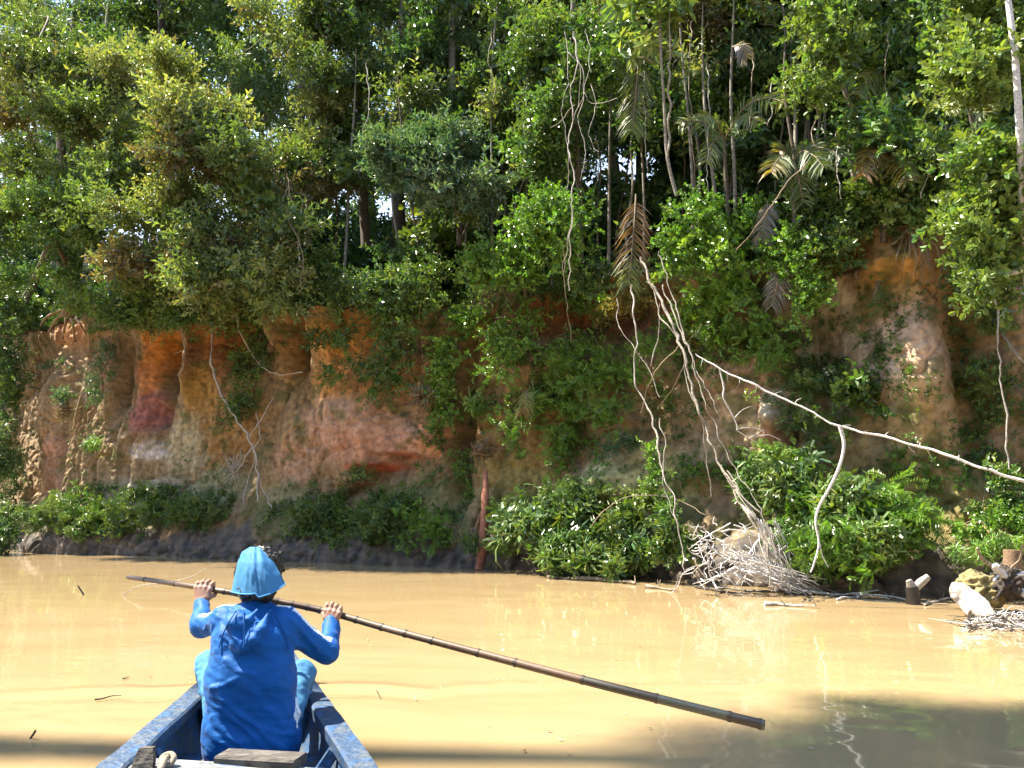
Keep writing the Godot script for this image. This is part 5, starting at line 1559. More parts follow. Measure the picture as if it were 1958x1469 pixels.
func hull_top(d: float) -> float:
	return 0.31 + 0.012 * maxf(d - 3.0, 0) + 0.02 * pow(maxf(d - 4.4, 0.0), 2.0)


func build_canoe():
	var where := Vector3(hull_x(3.0), 0, -3.0)
	var o := thing("canoe", "worn blue wooden canoe with broad gunwales pointing across the river", "canoe", where)
	var worn := StandardMaterial3D.new()   # blue paint rubbed through to grey wood in ragged patches
	worn.albedo_texture = paint_image(Color(0.018, 0.045, 0.095), Color(0.05, 0.066, 0.09), Color(0.012, 0.065, 0.20), 51)
	worn.uv1_triplanar = true
	worn.uv1_world_triplanar = true
	worn.uv1_scale = Vector3.ONE * 1.5
	worn.roughness = 0.6
	worn.normal_enabled = true
	worn.normal_texture = bump_tex(0.03, 5, 5.0, 52)
	worn.normal_scale = 0.8
	var inside := worn.duplicate()
	inside.albedo_texture = paint_image(Color(0.02, 0.06, 0.13), Color(0.07, 0.075, 0.08), Color(0.015, 0.08, 0.24), 53)
	var timber := StandardMaterial3D.new()
	timber.albedo_texture = paint_image(Color(0.10, 0.105, 0.11), Color(0.17, 0.17, 0.17), Color(0.035, 0.08, 0.16), 54)
	timber.uv1_triplanar = true
	timber.uv1_world_triplanar = true
	timber.uv1_scale = Vector3(0.6, 2.0, 2.0)
	timber.roughness = 0.75
	timber.normal_enabled = true
	timber.normal_texture = worn.normal_texture
	timber.normal_scale = 0.9
	var dark := StandardMaterial3D.new()
	dark.albedo_texture = paint_image(Color(0.05, 0.042, 0.035), Color(0.085, 0.073, 0.062), Color(0.03, 0.026, 0.022), 55)
	dark.uv1_triplanar = true
	dark.uv1_world_triplanar = true
	dark.uv1_scale = Vector3(0.8, 2.0, 3.0)
	dark.roughness = 0.8
	dark.normal_enabled = true
	dark.normal_texture = worn.normal_texture
	mat.timber = timber
	mat.dark_plank = dark
	# shell: outer side, bottom, inner side
	var ds := PackedFloat32Array()
	var d := -2.6
	while d <= 5.96:
		ds.append(d)
		d += 0.12
	for shell in 2:
		var s := Solid.new()
		for dd in ds:
			var w := hull_half(dd) - (0.0 if shell == 0 else 0.045)
			w = maxf(w, 0.008)
			var top := hull_top(dd) - 0.01
			var floor_ := -0.16 if shell == 0 else 0.045
			floor_ = lerpf(floor_, top - 0.06, smoothstep(5.0, 5.95, dd))
			for k in 9:
				var t := k / 8.0
				var u := -1.0 + 2.0 * t
				var prof := [[-1.0, 1.0], [-0.97, 0.6], [-0.90, 0.25], [-0.72, 0.03], [0, 0], [0.72, 0.03], [0.90, 0.25], [0.97, 0.6], [1.0, 1.0]]
				s.v.append(Vector3(hull_x(dd) + prof[k][0] * w, lerpf(floor_, top, prof[k][1]), -dd) - where)
		for a in ds.size() - 1:
			for k in 8:
				s.quad(a * 9 + k, a * 9 + k + 1, a * 9 + k + 10, a * 9 + k + 9)
		var st := SurfaceTool.new()
		st.create_from(s.mesh(), 0)
		st.generate_normals()
		part("hull" if shell == 0 else "lining", st.commit(), worn if shell == 0 else inside, o)
	# gunwales: a broad plank along each side, slightly uneven
	for sgn in [-1.0, 1.0]:
		var s := Solid.new()
		var prof := [Vector2(0.022, -0.075), Vector2(0.026, -0.006), Vector2(0.018, 0.006), Vector2(-0.07, 0.004), Vector2(-0.080, -0.004), Vector2(-0.078, -0.045)]
		for dd in ds:
			var w := hull_half(dd)
			var jag := 0.004 * grain.get_noise_1d(dd * 90.0 + sgn * 40.0)
			for p in prof:
				var across: float = maxf(w + p.x * (1.0 + 0.0), 0.0) + jag
				s.v.append(Vector3(hull_x(dd) + sgn * across, hull_top(dd) + p.y + jag, -dd) - where)
		for a in ds.size() - 1:
			for k in 6:
				s.quad(a * 6 + k, a * 6 + (k + 1) % 6, (a + 1) * 6 + (k + 1) % 6, (a + 1) * 6 + k)
		part("gunwale", s.mesh(), worn, o)
	# bow block
	var bow := Solid.new()
	bow.beam(Vector3(hull_x(5.8), hull_top(5.9) - 0.03, -5.7) - where, Vector3(hull_x(6.05), hull_top(5.95) + 0.01, -6.05) - where, Vector3.UP, 0.09, 0.10, 0.015)
	part("bow_block", bow.mesh(), worn, o)
	# ribs against the lining
	for rd in [2.2, 3.35, 4.15, 4.8]:
		for sgn in [-1.0, 1.0]:
			var rib := Solid.new()
			var w := hull_half(rd) - 0.06
			rib.beam(Vector3(hull_x(rd) + sgn * w * 0.62, 0.07, -rd) - where, Vector3(hull_x(rd) + sgn * w * 0.98, hull_top(rd) - 0.05, -rd) - where, Vector3(0, 0, 1), 0.05, 0.035, 0.006)
			part("rib", rib.mesh(), inside, o)
	# the thwart in front of the camera and the paddler's seat board
	var th := Solid.new()
	var lw := hull_half(3.06) - 0.04
	th.beam(Vector3(hull_x(3.06) - lw, 0.285, -3.06) - where, Vector3(hull_x(3.06) + lw, 0.262, -2.98) - where, Vector3.UP, 0.20, 0.035, 0.006)
	part("thwart", th.mesh(), timber, o)
	var seat := Solid.new()
	var sw := hull_half(3.62) - 0.05
	seat.beam(Vector3(hull_x(3.62) - sw, 0.125, -3.62) - where, Vector3(hull_x(3.62) + sw, 0.125, -3.62) - where, Vector3.UP, 0.26, 0.03, 0.006)
	part("seat_board", seat.mesh(), inside, o)
	# loose things in the canoe
	var bp := at(498, 1452, 3.12)
	var board := thing("loose_board", "thick dark weathered board lying across the thwart behind the paddler", "board", bp)
	var bs := Solid.new()
	bs.beam(at(424, 1450, 3.16) - bp + Vector3(0, 0.0, 0), at(574, 1458, 3.1) - bp, Vector3.UP, 0.11, 0.042, 0.007)
	part("plank", bs.mesh(), dark, board)
	var pp := at(257, 1492, 2.96)
	var pad := thing("paddle", "grey wooden paddle blade leaning on the left gunwale", "paddle", pp)
	var ps := Solid.new()
	for k in 9:      # rounded blade outline, a few centimetres thick
		var t := k / 8.0
		var w := 0.038 * (1.0 - pow(maxf(0.0, t - 0.72) / 0.28, 2.0) * 0.35)
		for q in [Vector3(-w, 0, 0.012), Vector3(w, 0, 0.012), Vector3(w, 0, -0.012), Vector3(-w, 0, -0.012)]:
			ps.v.append(Vector3(-0.006 * t, -0.16 + 0.24 * t, 0) + q + Vector3(0, 0, -0.10 * t))
	for k in 8:
		for j in 4:
			ps.quad(k * 4 + j, k * 4 + (j + 1) % 4, k * 4 + 4 + (j + 1) % 4, k * 4 + 4 + j)
	ps.quad(32, 33, 34, 35)
	part("blade", ps.mesh(), dark, pad)
	var shaft := Solid.new()
	tube(shaft, smooth_line([Vector3(0.0, -0.15, 0.0), Vector3(0.06, -0.22, 0.3), Vector3(0.14, -0.22, 0.9)], 4), 0.016, 0.016, 8)
	part("shaft", shaft.mesh(), dark, pad)
	var kp := at(320, 1458, 3.06)
	var rope := thing("mooring_rope", "pale rope knotted round the thwart by the left gunwale", "rope", kp)
	var rs := Solid.new()
	tube(rs, smooth_line([Vector3(-0.014, 0.0, 0.02), Vector3(-0.020, 0.015, -0.006), Vector3(0.0, 0.022, -0.018), Vector3(0.020, 0.014, -0.006), Vector3(0.014, -0.004, 0.014), Vector3(-0.008, -0.006, 0.020), Vector3(-0.012, 0.010, 0.012), Vector3(0.006, 0.018, 0.004)], 6), 0.011, 0.011, 7, Color.WHITE, 0.3)
	part("knot", rs.mesh(), plain_rope(), rope)
	var rt := Solid.new()
	tube(rt, smooth_line([Vector3(0.0, 0.02, 0.02), Vector3(0.004, 0.0, 0.06), Vector3(0.006, -0.04, 0.12), Vector3(0.0, -0.10, 0.2)], 5), 0.013, 0.016, 7, Color.WHITE, 0.15)
	part("tail", rt.mesh(), plain_rope(), rope)
	var cp := Vector3(hull_x(5.75) + 0.06, hull_top(5.8) + 0.015, -5.75)
	var coil := thing("bow_vine", "small heap of brown dry vine lying on the bow", "vine", cp)
	var cs := Solid.new()
	var rng := rng_of(61)
	for k in 26:
		var a := rand_dir(rng) * Vector3(0.07, 0.03, 0.06) + Vector3(0, 0.04, 0)
		tube(cs, wander(a, rand_dir(rng) * Vector3(0.10, 0.05, 0.07) + Vector3(0, 0.05, 0), 0.04, rng, 2), 0.007, 0.004, 5)
	tag(part("strands", cs.mesh(), grainy(Color(.11, .045, .02), 0.8, mat.bark.albedo_texture, 4.0), coil), "", "", "", "stuff")


func plain_rope() -> Material:
	if not mat.has("rope"):
		mat.rope = grainy(Color(.40, .35, .27), 0.9, mat.bark.albedo_texture, 14.0, mat.bark.normal_texture, 1.0)
	return mat.rope


# base coat, bare wood and a fresher coat in ragged patches, computed
func paint_image(base: Color, bare: Color, fresh: Color, seed_: int) -> ImageTexture:
	var n := FastNoiseLite.new()
	n.seed = seed_
	n.frequency = 0.02
	n.fractal_octaves = 5
	var side := 384
	var im := Image.create(side, side, false, Image.FORMAT_RGB8)
	for y in side:
		for x in side:
			# wrap by blending two shifted fields
			var u := float(x) / side
			var v := float(y) / side
			var ang := u * TAU
			var p := n.get_noise_3d(cos(ang) * 60.0, sin(ang) * 60.0, absf(v - 0.5) * 420.0)
			var q := n.get_noise_3d(cos(ang) * 60.0 + 300.0, sin(ang) * 60.0, absf(v - 0.5) * 420.0)
			var r := n.get_noise_3d(cos(ang) * 200.0 + 700.0, sin(ang) * 200.0, absf(v - 0.5) * 1500.0)
			var c := base.lerp(bare, smoothstep(0.02, 0.22, p + r * 0.45))
			c = c.lerp(fresh, smoothstep(0.24, 0.34, q + r * 0.4))
			var f := 1.0 + 0.45 * r
			im.set_pixel(x, y, Color(c.r * f, c.g * f, c.b * f).linear_to_srgb())
	return ImageTexture.create_from_image(im)


# ---------------------------------------------------------------- the paddler
# a distance field on a grid: tapered bones joined with a smooth minimum, meshed as surface nets
class Field:
	var lo: Vector3
	var cell: float
	var nx: int
	var ny: int
	var nz: int
	var d := PackedFloat32Array()

	func _init(a: Vector3, b: Vector3, c: float):
		lo = a
		cell = c
		nx = int((b.x - a.x) / c) + 1
		ny = int((b.y - a.y) / c) + 1
		nz = int((b.z - a.z) / c) + 1
		d.resize(nx * ny * nz)
		d.fill(1.0)

	func bone(a: Vector3, b: Vector3, ra: float, rb: float, k := 0.03, squash := Vector3.ONE):
		var reach := maxf(ra, rb) * 1.25 + k + cell * 3.0
		var p0 := Vector3(minf(a.x, b.x), minf(a.y, b.y), minf(a.z, b.z)) - Vector3.ONE * reach - lo
		var p1 := Vector3(maxf(a.x, b.x), maxf(a.y, b.y), maxf(a.z, b.z)) + Vector3.ONE * reach - lo
		var i0 := clampi(int(p0.x / cell), 0, nx - 1)
		var i1 := clampi(int(p1.x / cell), 0, nx - 1)
		var j0 := clampi(int(p0.y / cell), 0, ny - 1)
		var j1 := clampi(int(p1.y / cell), 0, ny - 1)
		var k0 := clampi(int(p0.z / cell), 0, nz - 1)
		var k1 := clampi(int(p1.z / cell), 0, nz - 1)
		var ab := (b - a) * squash
		var l2 := maxf(ab.length_squared(), 1e-9)
		for z in range(k0, k1 + 1):
			for y in range(j0, j1 + 1):
				var at_ := (z * ny + y) * nx
				for x in range(i0, i1 + 1):
					var p := (lo + Vector3(x, y, z) * cell - a) * squash
					var t := clampf(p.dot(ab) / l2, 0.0, 1.0)
					var v := (p - ab * t).length() - lerpf(ra, rb, t)
					var o := d[at_ + x]
					var h := maxf(k - absf(o - v), 0.0) / k
					d[at_ + x] = minf(o, v) - h * h * k * 0.25

	func shake(f: Callable):
		for z in nz:
			for y in ny:
				var at_ := (z * ny + y) * nx
				for x in nx:
					if absf(d[at_ + x]) < 0.05:
						d[at_ + x] += f.call(lo + Vector3(x, y, z) * cell)

	func net(s: Solid, colour: Callable):
		var ids := {}
		var near := cell * 4.0
		for z in nz - 1:
			for y in ny - 1:
				for x in nx - 1:
					var q := (z * ny + y) * nx + x
					var d0 := d[q]
					if d0 > near or d0 < -near:
						continue
					var c := [d0, d[q + 1], d[q + nx], d[q + nx + 1], d[q + nx * ny], d[q + nx * ny + 1], d[q + nx * ny + nx], d[q + nx * ny + nx + 1]]
					var inside := 0
					for e in 8:
						if c[e] < 0.0:
							inside += 1
					if inside == 0 or inside == 8:
						continue
					var sum := Vector3.ZERO
					var n := 0
					for e in [[0, 1], [2, 3], [4, 5], [6, 7], [0, 2], [1, 3], [4, 6], [5, 7], [0, 4], [1, 5], [2, 6], [3, 7]]:
						var a: float = c[e[0]]
						var b: float = c[e[1]]
						if (a < 0.0) != (b < 0.0):
							var t := a / (a - b)
							var pa := Vector3(e[0] & 1, (e[0] >> 1) & 1, e[0] >> 2)
							var pb := Vector3(e[1] & 1, (e[1] >> 1) & 1, e[1] >> 2)
							sum += pa.lerp(pb, t)
							n += 1
					ids[q] = s.v.size()
					var at_ := lo + (Vector3(x, y, z) + sum / n) * cell
					s.v.append(at_)
					s.n.append(Vector3(c[1] + c[3] + c[5] + c[7] - c[0] - c[2] - c[4] - c[6], c[2] + c[3] + c[6] + c[7] - c[0] - c[1] - c[4] - c[5], c[4] + c[5] + c[6] + c[7] - c[0] - c[1] - c[2] - c[3]).normalized())
					s.c.append(colour.call(at_))
		var sx := 1
		var sy := nx
		var sz := nx * ny
		for q in ids:
			for axis in 3:
				var along: int = [sx, sy, sz][axis]
				var u: int = [sy, sz, sx][axis]
				var w: int = [sz, sx, sy][axis]
				if (d[q] < 0.0) != (d[q + along] < 0.0) and ids.has(q - u) and ids.has(q - w) and ids.has(q - u - w):
					if d[q] < 0.0:
						s.quad(ids[q], ids[q - w], ids[q - u - w], ids[q - u])
					else:
						s.quad(ids[q], ids[q - u], ids[q - u - w], ids[q - w])


func grid_round(points: Array, margin: float, cell: float) -> Field:
	var a: Vector3 = points[0]
	var b: Vector3 = points[0]
	for p in points:
		a = Vector3(minf(a.x, p.x), minf(a.y, p.y), minf(a.z, p.z))
		b = Vector3(maxf(b.x, p.x), maxf(b.y, p.y), maxf(b.z, p.z))
	return Field.new(a - Vector3.ONE * margin, b + Vector3.ONE * margin, cell)


func build_person():
	var seat := Vector3(hull_x(3.62), 0.14, -3.62)
	var o := thing("person", "person in a blue hooded jacket and blue cap sitting in the bow holding a pole", "person", seat)
	var J := func(px: float, py: float, d: float) -> Vector3: return at(px, py, d) - seat
	# joints
	var pel_l: Vector3 = J.call(452, 1398, 3.58)
	var pel_r: Vector3 = J.call(512, 1398, 3.58)
	var rib_l: Vector3 = J.call(450, 1300, 3.60)
	var rib_r: Vector3 = J.call(508, 1300, 3.60)
	var chest_l: Vector3 = J.call(452, 1222, 3.64)
	var chest_r: Vector3 = J.call(514, 1226, 3.64)
	var neck: Vector3 = J.call(488, 1160, 3.70)
	var head: Vector3 = J.call(494, 1094, 3.76)
	var sh_l: Vector3 = J.call(432, 1186, 3.68)
	var sh_r: Vector3 = J.call(546, 1190, 3.68)
	var el_l: Vector3 = J.call(387, 1198, 3.80)
	var el_r: Vector3 = J.call(625, 1247, 3.74)
	var wr_l: Vector3 = J.call(384, 1156, 3.93)
	var wr_r: Vector3 = J.call(633, 1196, 3.88)
	var hip_l: Vector3 = J.call(440, 1412, 3.62)
	var hip_r: Vector3 = J.call(528, 1414, 3.62)
	var kn_l: Vector3 = J.call(399, 1270, 4.00)
	var kn_r: Vector3 = J.call(576, 1288, 4.00)
	var an_l: Vector3 = J.call(408, 1400, 4.12)
	var an_r: Vector3 = J.call(570, 1402, 4.12)
	var skin := Color(.27, .145, .10)
	# --- body: one continuous figure under the clothes
	var body := Solid.new()
	var f := grid_round([pel_l, pel_r, head, sh_l, el_r, wr_l, wr_r, el_l, kn_l, kn_r, an_l, an_r], 0.13, 0.014)
	f.bone(pel_l, rib_l, 0.085, 0.085, 0.06)
	f.bone(pel_r, rib_r, 0.085, 0.085, 0.06)
	f.bone(rib_l, chest_l, 0.085, 0.085, 0.06)
	f.bone(rib_r, chest_r, 0.085, 0.085, 0.06)
	f.bone(sh_l, sh_r, 0.045, 0.045, 0.05)
	f.bone(chest_l.lerp(chest_r, 0.5), neck, 0.08, 0.05, 0.05)
	f.bone(neck, head + Vector3(0, -0.03, 0.0), 0.05, 0.052, 0.03)
	f.bone(head, head + Vector3(0, 0.02, 0.02), 0.082, 0.085, 0.03)
	f.bone(head + Vector3(0, -0.03, -0.03), head + Vector3(0, -0.075, -0.06), 0.07, 0.042, 0.03)
	for e in [[sh_l, el_l, wr_l], [sh_r, el_r, wr_r]]:
		f.bone(e[0], e[1], 0.045, 0.038, 0.03)
		f.bone(e[1], e[2], 0.036, 0.026, 0.02)
	for e in [[hip_l, kn_l, an_l], [hip_r, kn_r, an_r]]:
		f.bone(e[0], e[1], 0.07, 0.05, 0.04)
		f.bone(e[1], e[2], 0.045, 0.032, 0.02)
		f.bone(e[2], e[2] + Vector3(0, -0.02, -0.14), 0.032, 0.026, 0.02)
	var flat := func(_p: Vector3) -> Color: return skin
	f.net(body, flat)
	# face, on a finer grid of its own: brow, nose, lips, chin and ears
	var ff := grid_round([head], 0.14, 0.006)
	ff.bone(head, head + Vector3(0, 0.015, -0.02), 0.083, 0.086, 0.02)
	ff.bone(head + Vector3(0, -0.03, -0.04), head + Vector3(0, -0.085, -0.065), 0.068, 0.034, 0.03)
	ff.bone(head + Vector3(-0.03, 0.012, -0.098), head + Vector3(0.03, 0.012, -0.098), 0.012, 0.012, 0.012)
	ff.bone(head + Vector3(0, 0.0, -0.10), head + Vector3(0, -0.035, -0.116), 0.008, 0.014, 0.010)
	ff.bone(head + Vector3(-0.02, -0.063, -0.098), head + Vector3(0.02, -0.063, -0.098), 0.008, 0.008, 0.006)
	ff.bone(head + Vector3(-0.018, -0.073, -0.096), head + Vector3(0.018, -0.073, -0.096), 0.007, 0.007, 0.004)
	for sg in [-1.0, 1.0]:
		ff.bone(head + Vector3(0.086 * sg, 0.01, -0.005), head + Vector3(0.084 * sg, -0.03, -0.01), 0.014, 0.010, 0.01)
	ff.net(body, flat)
	# hands close on the pole: palm, four fingers over the pole, thumb under it
	hand(body, wr_l, J.call(372, 1121, 3.95), J.call(405, 1126, 3.95), -1.0, flat)
	hand(body, wr_r, J.call(620, 1166, 3.90), J.call(652, 1171, 3.88), 1.0, flat)
	var sm := plain(Color.WHITE, 0.55)
	sm.vertex_color_use_as_albedo = true
	sm.subsurf_scatter_enabled = true
	sm.subsurf_scatter_strength = 0.12
	part("body", body.mesh(), sm, o)
	for sg in [-1.0, 1.0]:
		var eye := SphereMesh.new()
		eye.radius = 0.011
		eye.height = 0.022
		var ev := part("eye", eye, plain(Color(.05, .03, .02), 0.2), o)
		ev.position = head + Vector3(0.032 * sg, -0.004, -0.090)
	# --- trousers
	var tr := Solid.new()
	var ft := grid_round([hip_l, hip_r, kn_l, kn_r, an_l, an_r], 0.13, 0.010)
	ft.bone(hip_l, hip_r, 0.095, 0.095, 0.04)
	for e in [[hip_l, kn_l, an_l], [hip_r, kn_r, an_r]]:
		ft.bone(e[0], e[1], 0.088, 0.060, 0.03)
		ft.bone(e[1], e[1].lerp(e[2], 0.95), 0.060, 0.052, 0.03)
	ft.shake(func(p: Vector3) -> float: return 0.010 * grain.get_noise_3d(p.x * 180.0, p.y * 330.0, p.z * 180.0))
	ft.net(tr, func(p: Vector3) -> Color:
		var g := 1.0 + 0.3 * grain.get_noise_3d(p.x * 400.0, p.y * 400.0, p.z * 400.0)
		return Color(.055 * g, .175 * g, .33 * g))
	var cloth := plain(Color.WHITE, 0.8, 0.3)
	cloth.vertex_color_use_as_albedo = true
	cloth.normal_enabled = true
	cloth.normal_texture = bump_tex(0.12, 3, 3.0, 71)
	cloth.uv1_triplanar = true
	cloth.uv1_scale = Vector3.ONE * 9.0
	cloth.normal_scale = 0.5
	part("trousers", tr.mesh(), cloth, o)
	# --- white shirt tail between jacket and trousers
	for e in [[[406, 352, 3.60, 0.010], [403, 385, 3.57, 0.026], [398, 402, 3.55, 0.014]], [[553, 322, 3.60, 0.016], [560, 365, 3.58, 0.030], [565, 400, 3.55, 0.014]]]:
		var ws := Solid.new()
		var q := []
		for p in e:
			q.append(J.call(p[0], 1000.0 + p[1], p[2]))
		var fs := grid_round(q, 0.06, 0.006)
		fs.bone(q[0], q[1], e[0][3], e[1][3], 0.02)
		fs.bone(q[1], q[2], e[1][3] * 0.8, e[2][3], 0.02)
		fs.shake(func(p: Vector3) -> float: return 0.014 * grain.get_noise_3d(p.x * 700.0, p.y * 300.0, p.z * 500.0))
		fs.net(ws, func(_p: Vector3) -> Color: return Color(.62, .66, .72))
		part("shirt_tail", ws.mesh(), cloth, o)
	# --- jacket
	var jk := Solid.new()
	var fj := grid_round([pel_l, pel_r, neck, sh_l, sh_r, el_l, el_r, wr_l, wr_r, J.call(480, 1430, 3.55)], 0.15, 0.008)
	fj.bone(pel_l + Vector3(-0.016, -0.02, 0), rib_l, 0.128, 0.112, 0.06)
	fj.bone(pel_r + Vector3(0.012, -0.02, 0), rib_r, 0.128, 0.112, 0.06)
	fj.bone(pel_l + Vector3(0, -0.05, 0.0), pel_r + Vector3(0.01, -0.06, 0.0), 0.122, 0.118, 0.05)
	fj.bone(rib_l, chest_l, 0.112, 0.100, 0.06)
	fj.bone(rib_r, chest_r, 0.112, 0.104, 0.06)
	fj.bone(chest_l, sh_l + Vector3(0.02, -0.01, 0), 0.095, 0.056, 0.05)
	fj.bone(chest_r, sh_r + Vector3(-0.02, -0.01, 0), 0.098, 0.058, 0.05)
	fj.bone(neck + Vector3(0, -0.035, 0.01), sh_l, 0.066, 0.050, 0.05)
	fj.bone(neck + Vector3(0, -0.035, 0.01), sh_r, 0.066, 0.054, 0.05)
	fj.bone(neck + Vector3(0, -0.04, 0.005), neck + Vector3(0.0, 0.005, 0.01), 0.066, 0.052, 0.04)
	fj.bone(sh_l, el_l, 0.058, 0.052, 0.035)
	fj.bone(el_l, el_l.lerp(wr_l, 0.82), 0.051, 0.040, 0.02)
	fj.bone(el_l.lerp(wr_l, 0.84), wr_l, 0.041, 0.038, 0.008)
	fj.bone(sh_r, el_r, 0.064, 0.055, 0.04)
	fj.bone(el_r, el_r.lerp(wr_r, 0.85), 0.054, 0.042, 0.02)
	fj.bone(el_r.lerp(wr_r, 0.86), wr_r + Vector3(0, 0.01, 0), 0.043, 0.039, 0.008)
	# the hood lies between the shoulders: a rolled edge, a pouch and the folds that run up to the collar
	var hood := [J.call(440, 1168, 3.58), J.call(441, 1198, 3.53), J.call(450, 1228, 3.51), J.call(464, 1240, 3.50), J.call(482, 1226, 3.505), J.call(499, 1204, 3.53), J.call(516, 1168, 3.59)]
	for k in hood.size() - 1:
		fj.bone(hood[k], hood[k + 1], 0.017 if k in [0, 5] else 0.020, 0.020 if k < 5 else 0.015, 0.02)
	fj.bone(J.call(466, 1190, 3.57), J.call(468, 1234, 3.54), 0.045, 0.030, 0.05)
	fj.bone(J.call(456, 1172, 3.56), J.call(462, 1196, 3.53), 0.012, 0.010, 0.015)
	fj.bone(J.call(462, 1196, 3.53), J.call(476, 1186, 3.53), 0.010, 0.008, 0.015)
	fj.bone(J.call(476, 1186, 3.53), J.call(492, 1166, 3.57), 0.008, 0.010, 0.015)
	fj.bone(J.call(470, 1222, 3.50), J.call(490, 1190, 3.535), 0.008, 0.008, 0.012)
	# folds: bunched cloth at the hem and elbow, shallow drapes on the back
	var folds := [[[418, 1330], [450, 1362], [492, 1392], [530, 1420]], [[420, 1352], [452, 1385], [486, 1412]], [[404, 1372], [430, 1402], [458, 1424]], [[398, 1396], [418, 1418], [440, 1434]], [[500, 1392], [535, 1404], [562, 1404]], [[496, 1402], [524, 1424], [548, 1436]], [[402, 1316], [430, 1310], [452, 1300]], [[430, 1262], [452, 1280], [484, 1290]], [[556, 1180], [580, 1210], [606, 1240]], [[545, 1206], [566, 1232], [596, 1254]], [[552, 1360], [548, 1380], [540, 1398]], [[524, 1186], [536, 1214], [548, 1240]], [[415, 1180], [420, 1196], [418, 1214]], [[402, 1178], [406, 1194], [402, 1210]], [[391, 1178], [394, 1192], [389, 1206]]]
	var fold_lines := []
	for e in folds:
		for k in e.size() - 1:
			fold_lines.append([Vector2(e[k][0], e[k][1]), Vector2(e[k + 1][0], e[k + 1][1])])
	var ridges := []         # laid on the cloth's back as soft ridges with a hollow beside each
	for e in fold_lines:
		var pa := back_of(fj, J, e[0])
		var pb := back_of(fj, J, e[1])
		if pa.z > -8.0 and pb.z > -8.0:
			ridges.append([pa, pb])
	fj.shake(func(p: Vector3) -> float:
		var v := 0.0
		for e in ridges:
			var q := Geometry3D.get_closest_point_to_segment(p, e[0], e[1])
			var dd := p.distance_squared_to(q)
			if dd < 0.004:
				v = minf(v, -0.013 * exp(-dd / 0.00030) + 0.0055 * exp(-dd / 0.0016))
		return v)
	fj.shake(func(p: Vector3) -> float: return 0.012 * grain.get_noise_3d(p.x * 110.0 + p.y * 80.0, p.y * 100.0, p.z * 110.0) + 0.009 * absf(grain.get_noise_3d(p.x * 90.0 + p.y * 260.0, p.y * 60.0 - p.x * 60.0, p.z * 90.0 + 50.0)))
	var stripes := [[neck.lerp(sh_l, 0.6), sh_l], [sh_l, el_l], [neck.lerp(sh_r, 0.6), sh_r], [sh_r, el_r]]
	fj.net(jk, func(p: Vector3) -> Color:
		var g := 1.0 + 0.16 * grain.get_noise_3d(p.x * 260.0, p.y * 260.0, p.z * 260.0)
		for e in stripes:
			var a: Vector3 = e[0]
			var ab: Vector3 = e[1] - a
			var t := (p - a).dot(ab) / ab.length_squared()
			if t > -0.05 and t < 0.92:
				var q := p - a - ab * t
				var side := ab.cross(Vector3(0, 0, 1)).normalized()
				if side.y < 0:
					side = -side
				var fwd := side.cross(ab).normalized()
				if q.dot(side) > 0.03 and absf(q.dot(fwd)) < 0.019:
					return Color(.70, .73, .78)
		return Color(.002 * g, .072 * g, .27 * g))
	var jm := cloth.duplicate()
	jm.rim_enabled = true
	jm.rim = 0.1
	jm.roughness = 0.6
	part("jacket", jk.mesh(), jm, o)
	# raglan, hood and hem seams lie on the cloth as thin welts
	for e in [[[452, 1168], [438, 1190], [426, 1215], [418, 1240]], [[520, 1166], [534, 1190], [546, 1216], [553, 1242]], [[466, 1166], [467, 1190], [468, 1215], [466, 1238]]]:
		var q := []
		for p in e:
			var b := back_of(fj, J, Vector2(p[0], p[1]))
			if b.z > -8.0:
				q.append(b + Vector3(0, 0, 0.004))
		if q.size() > 1:
			var sw := Solid.new()
			tube(sw, smooth_line(q, 6), 0.0028, 0.0028, 6)
			part("seam", sw.mesh(), plain(Color(.002, .055, .21), 0.7, 0.3), o)
	# --- hair: curly, dark, wider than the cap on both sides
	var hr := Solid.new()
	var fh := grid_round([head], 0.17, 0.007)
	fh.bone(head + Vector3(0.008, 0.012, 0.0), head + Vector3(0.010, 0.020, -0.02), 0.097, 0.095, 0.02)
	fh.bone(head + Vector3(0, -0.02, 0.01), head + Vector3(-0.004, -0.088, 0.045), 0.092, 0.052, 0.03)
	fh.bone(head + Vector3(-0.05, -0.02, 0.0), head + Vector3(-0.062, -0.075, 0.01), 0.055, 0.030, 0.03)
	fh.bone(J.call(470, 1132, 3.66), J.call(512, 1132, 3.66), 0.034, 0.034, 0.02)
	fh.bone(J.call(474, 1142, 3.665), J.call(508, 1142, 3.665), 0.022, 0.020, 0.02)
	fh.shake(func(p: Vector3) -> float: return 0.018 * grain.get_noise_3d(p.x * 900.0, p.y * 900.0, p.z * 900.0) + (0.06 * smoothstep(-0.075, -0.11, p.z - head.z) if p.y < head.y + 0.05 else 0.0))
	fh.net(hr, func(_p: Vector3) -> Color: return Color(.012, .008, .007))
	var hm := plain(Color.WHITE, 0.42)
	hm.vertex_color_use_as_albedo = true
	part("hair", hr.mesh(), hm, o)
	var curls := Solid.new()
	var rng := rng_of(73)
	for k in 80:
		var dir := (Vector3(rng.randf_range(-1, 1), rng.randf_range(-.5, 1), rng.randf_range(-.5, .8))).normalized()
		var p := head + Vector3(0.008, 0.01, -0.01) + dir * 0.093
		var q := p + (dir + rand_dir(rng) * 0.9).normalized() * rng.randf_range(0.012, 0.034)
		tube(curls, wander(p, q, 0.009, rng, 2), 0.0016, 0.0008, 4, Color(.02, .014, .012))
	part("curls", curls.mesh(), hm, o)
	# --- cap with a broad flap down the back of the head
	var left := [[478, 1046], [462, 1056], [454, 1076], [448, 1104], [442, 1137]]
	var right := [[500, 1046], [512, 1058], [524, 1074], [536, 1094], [546, 1112]]
	var cp := Solid.new()
	var un := 36
	var vn := 30
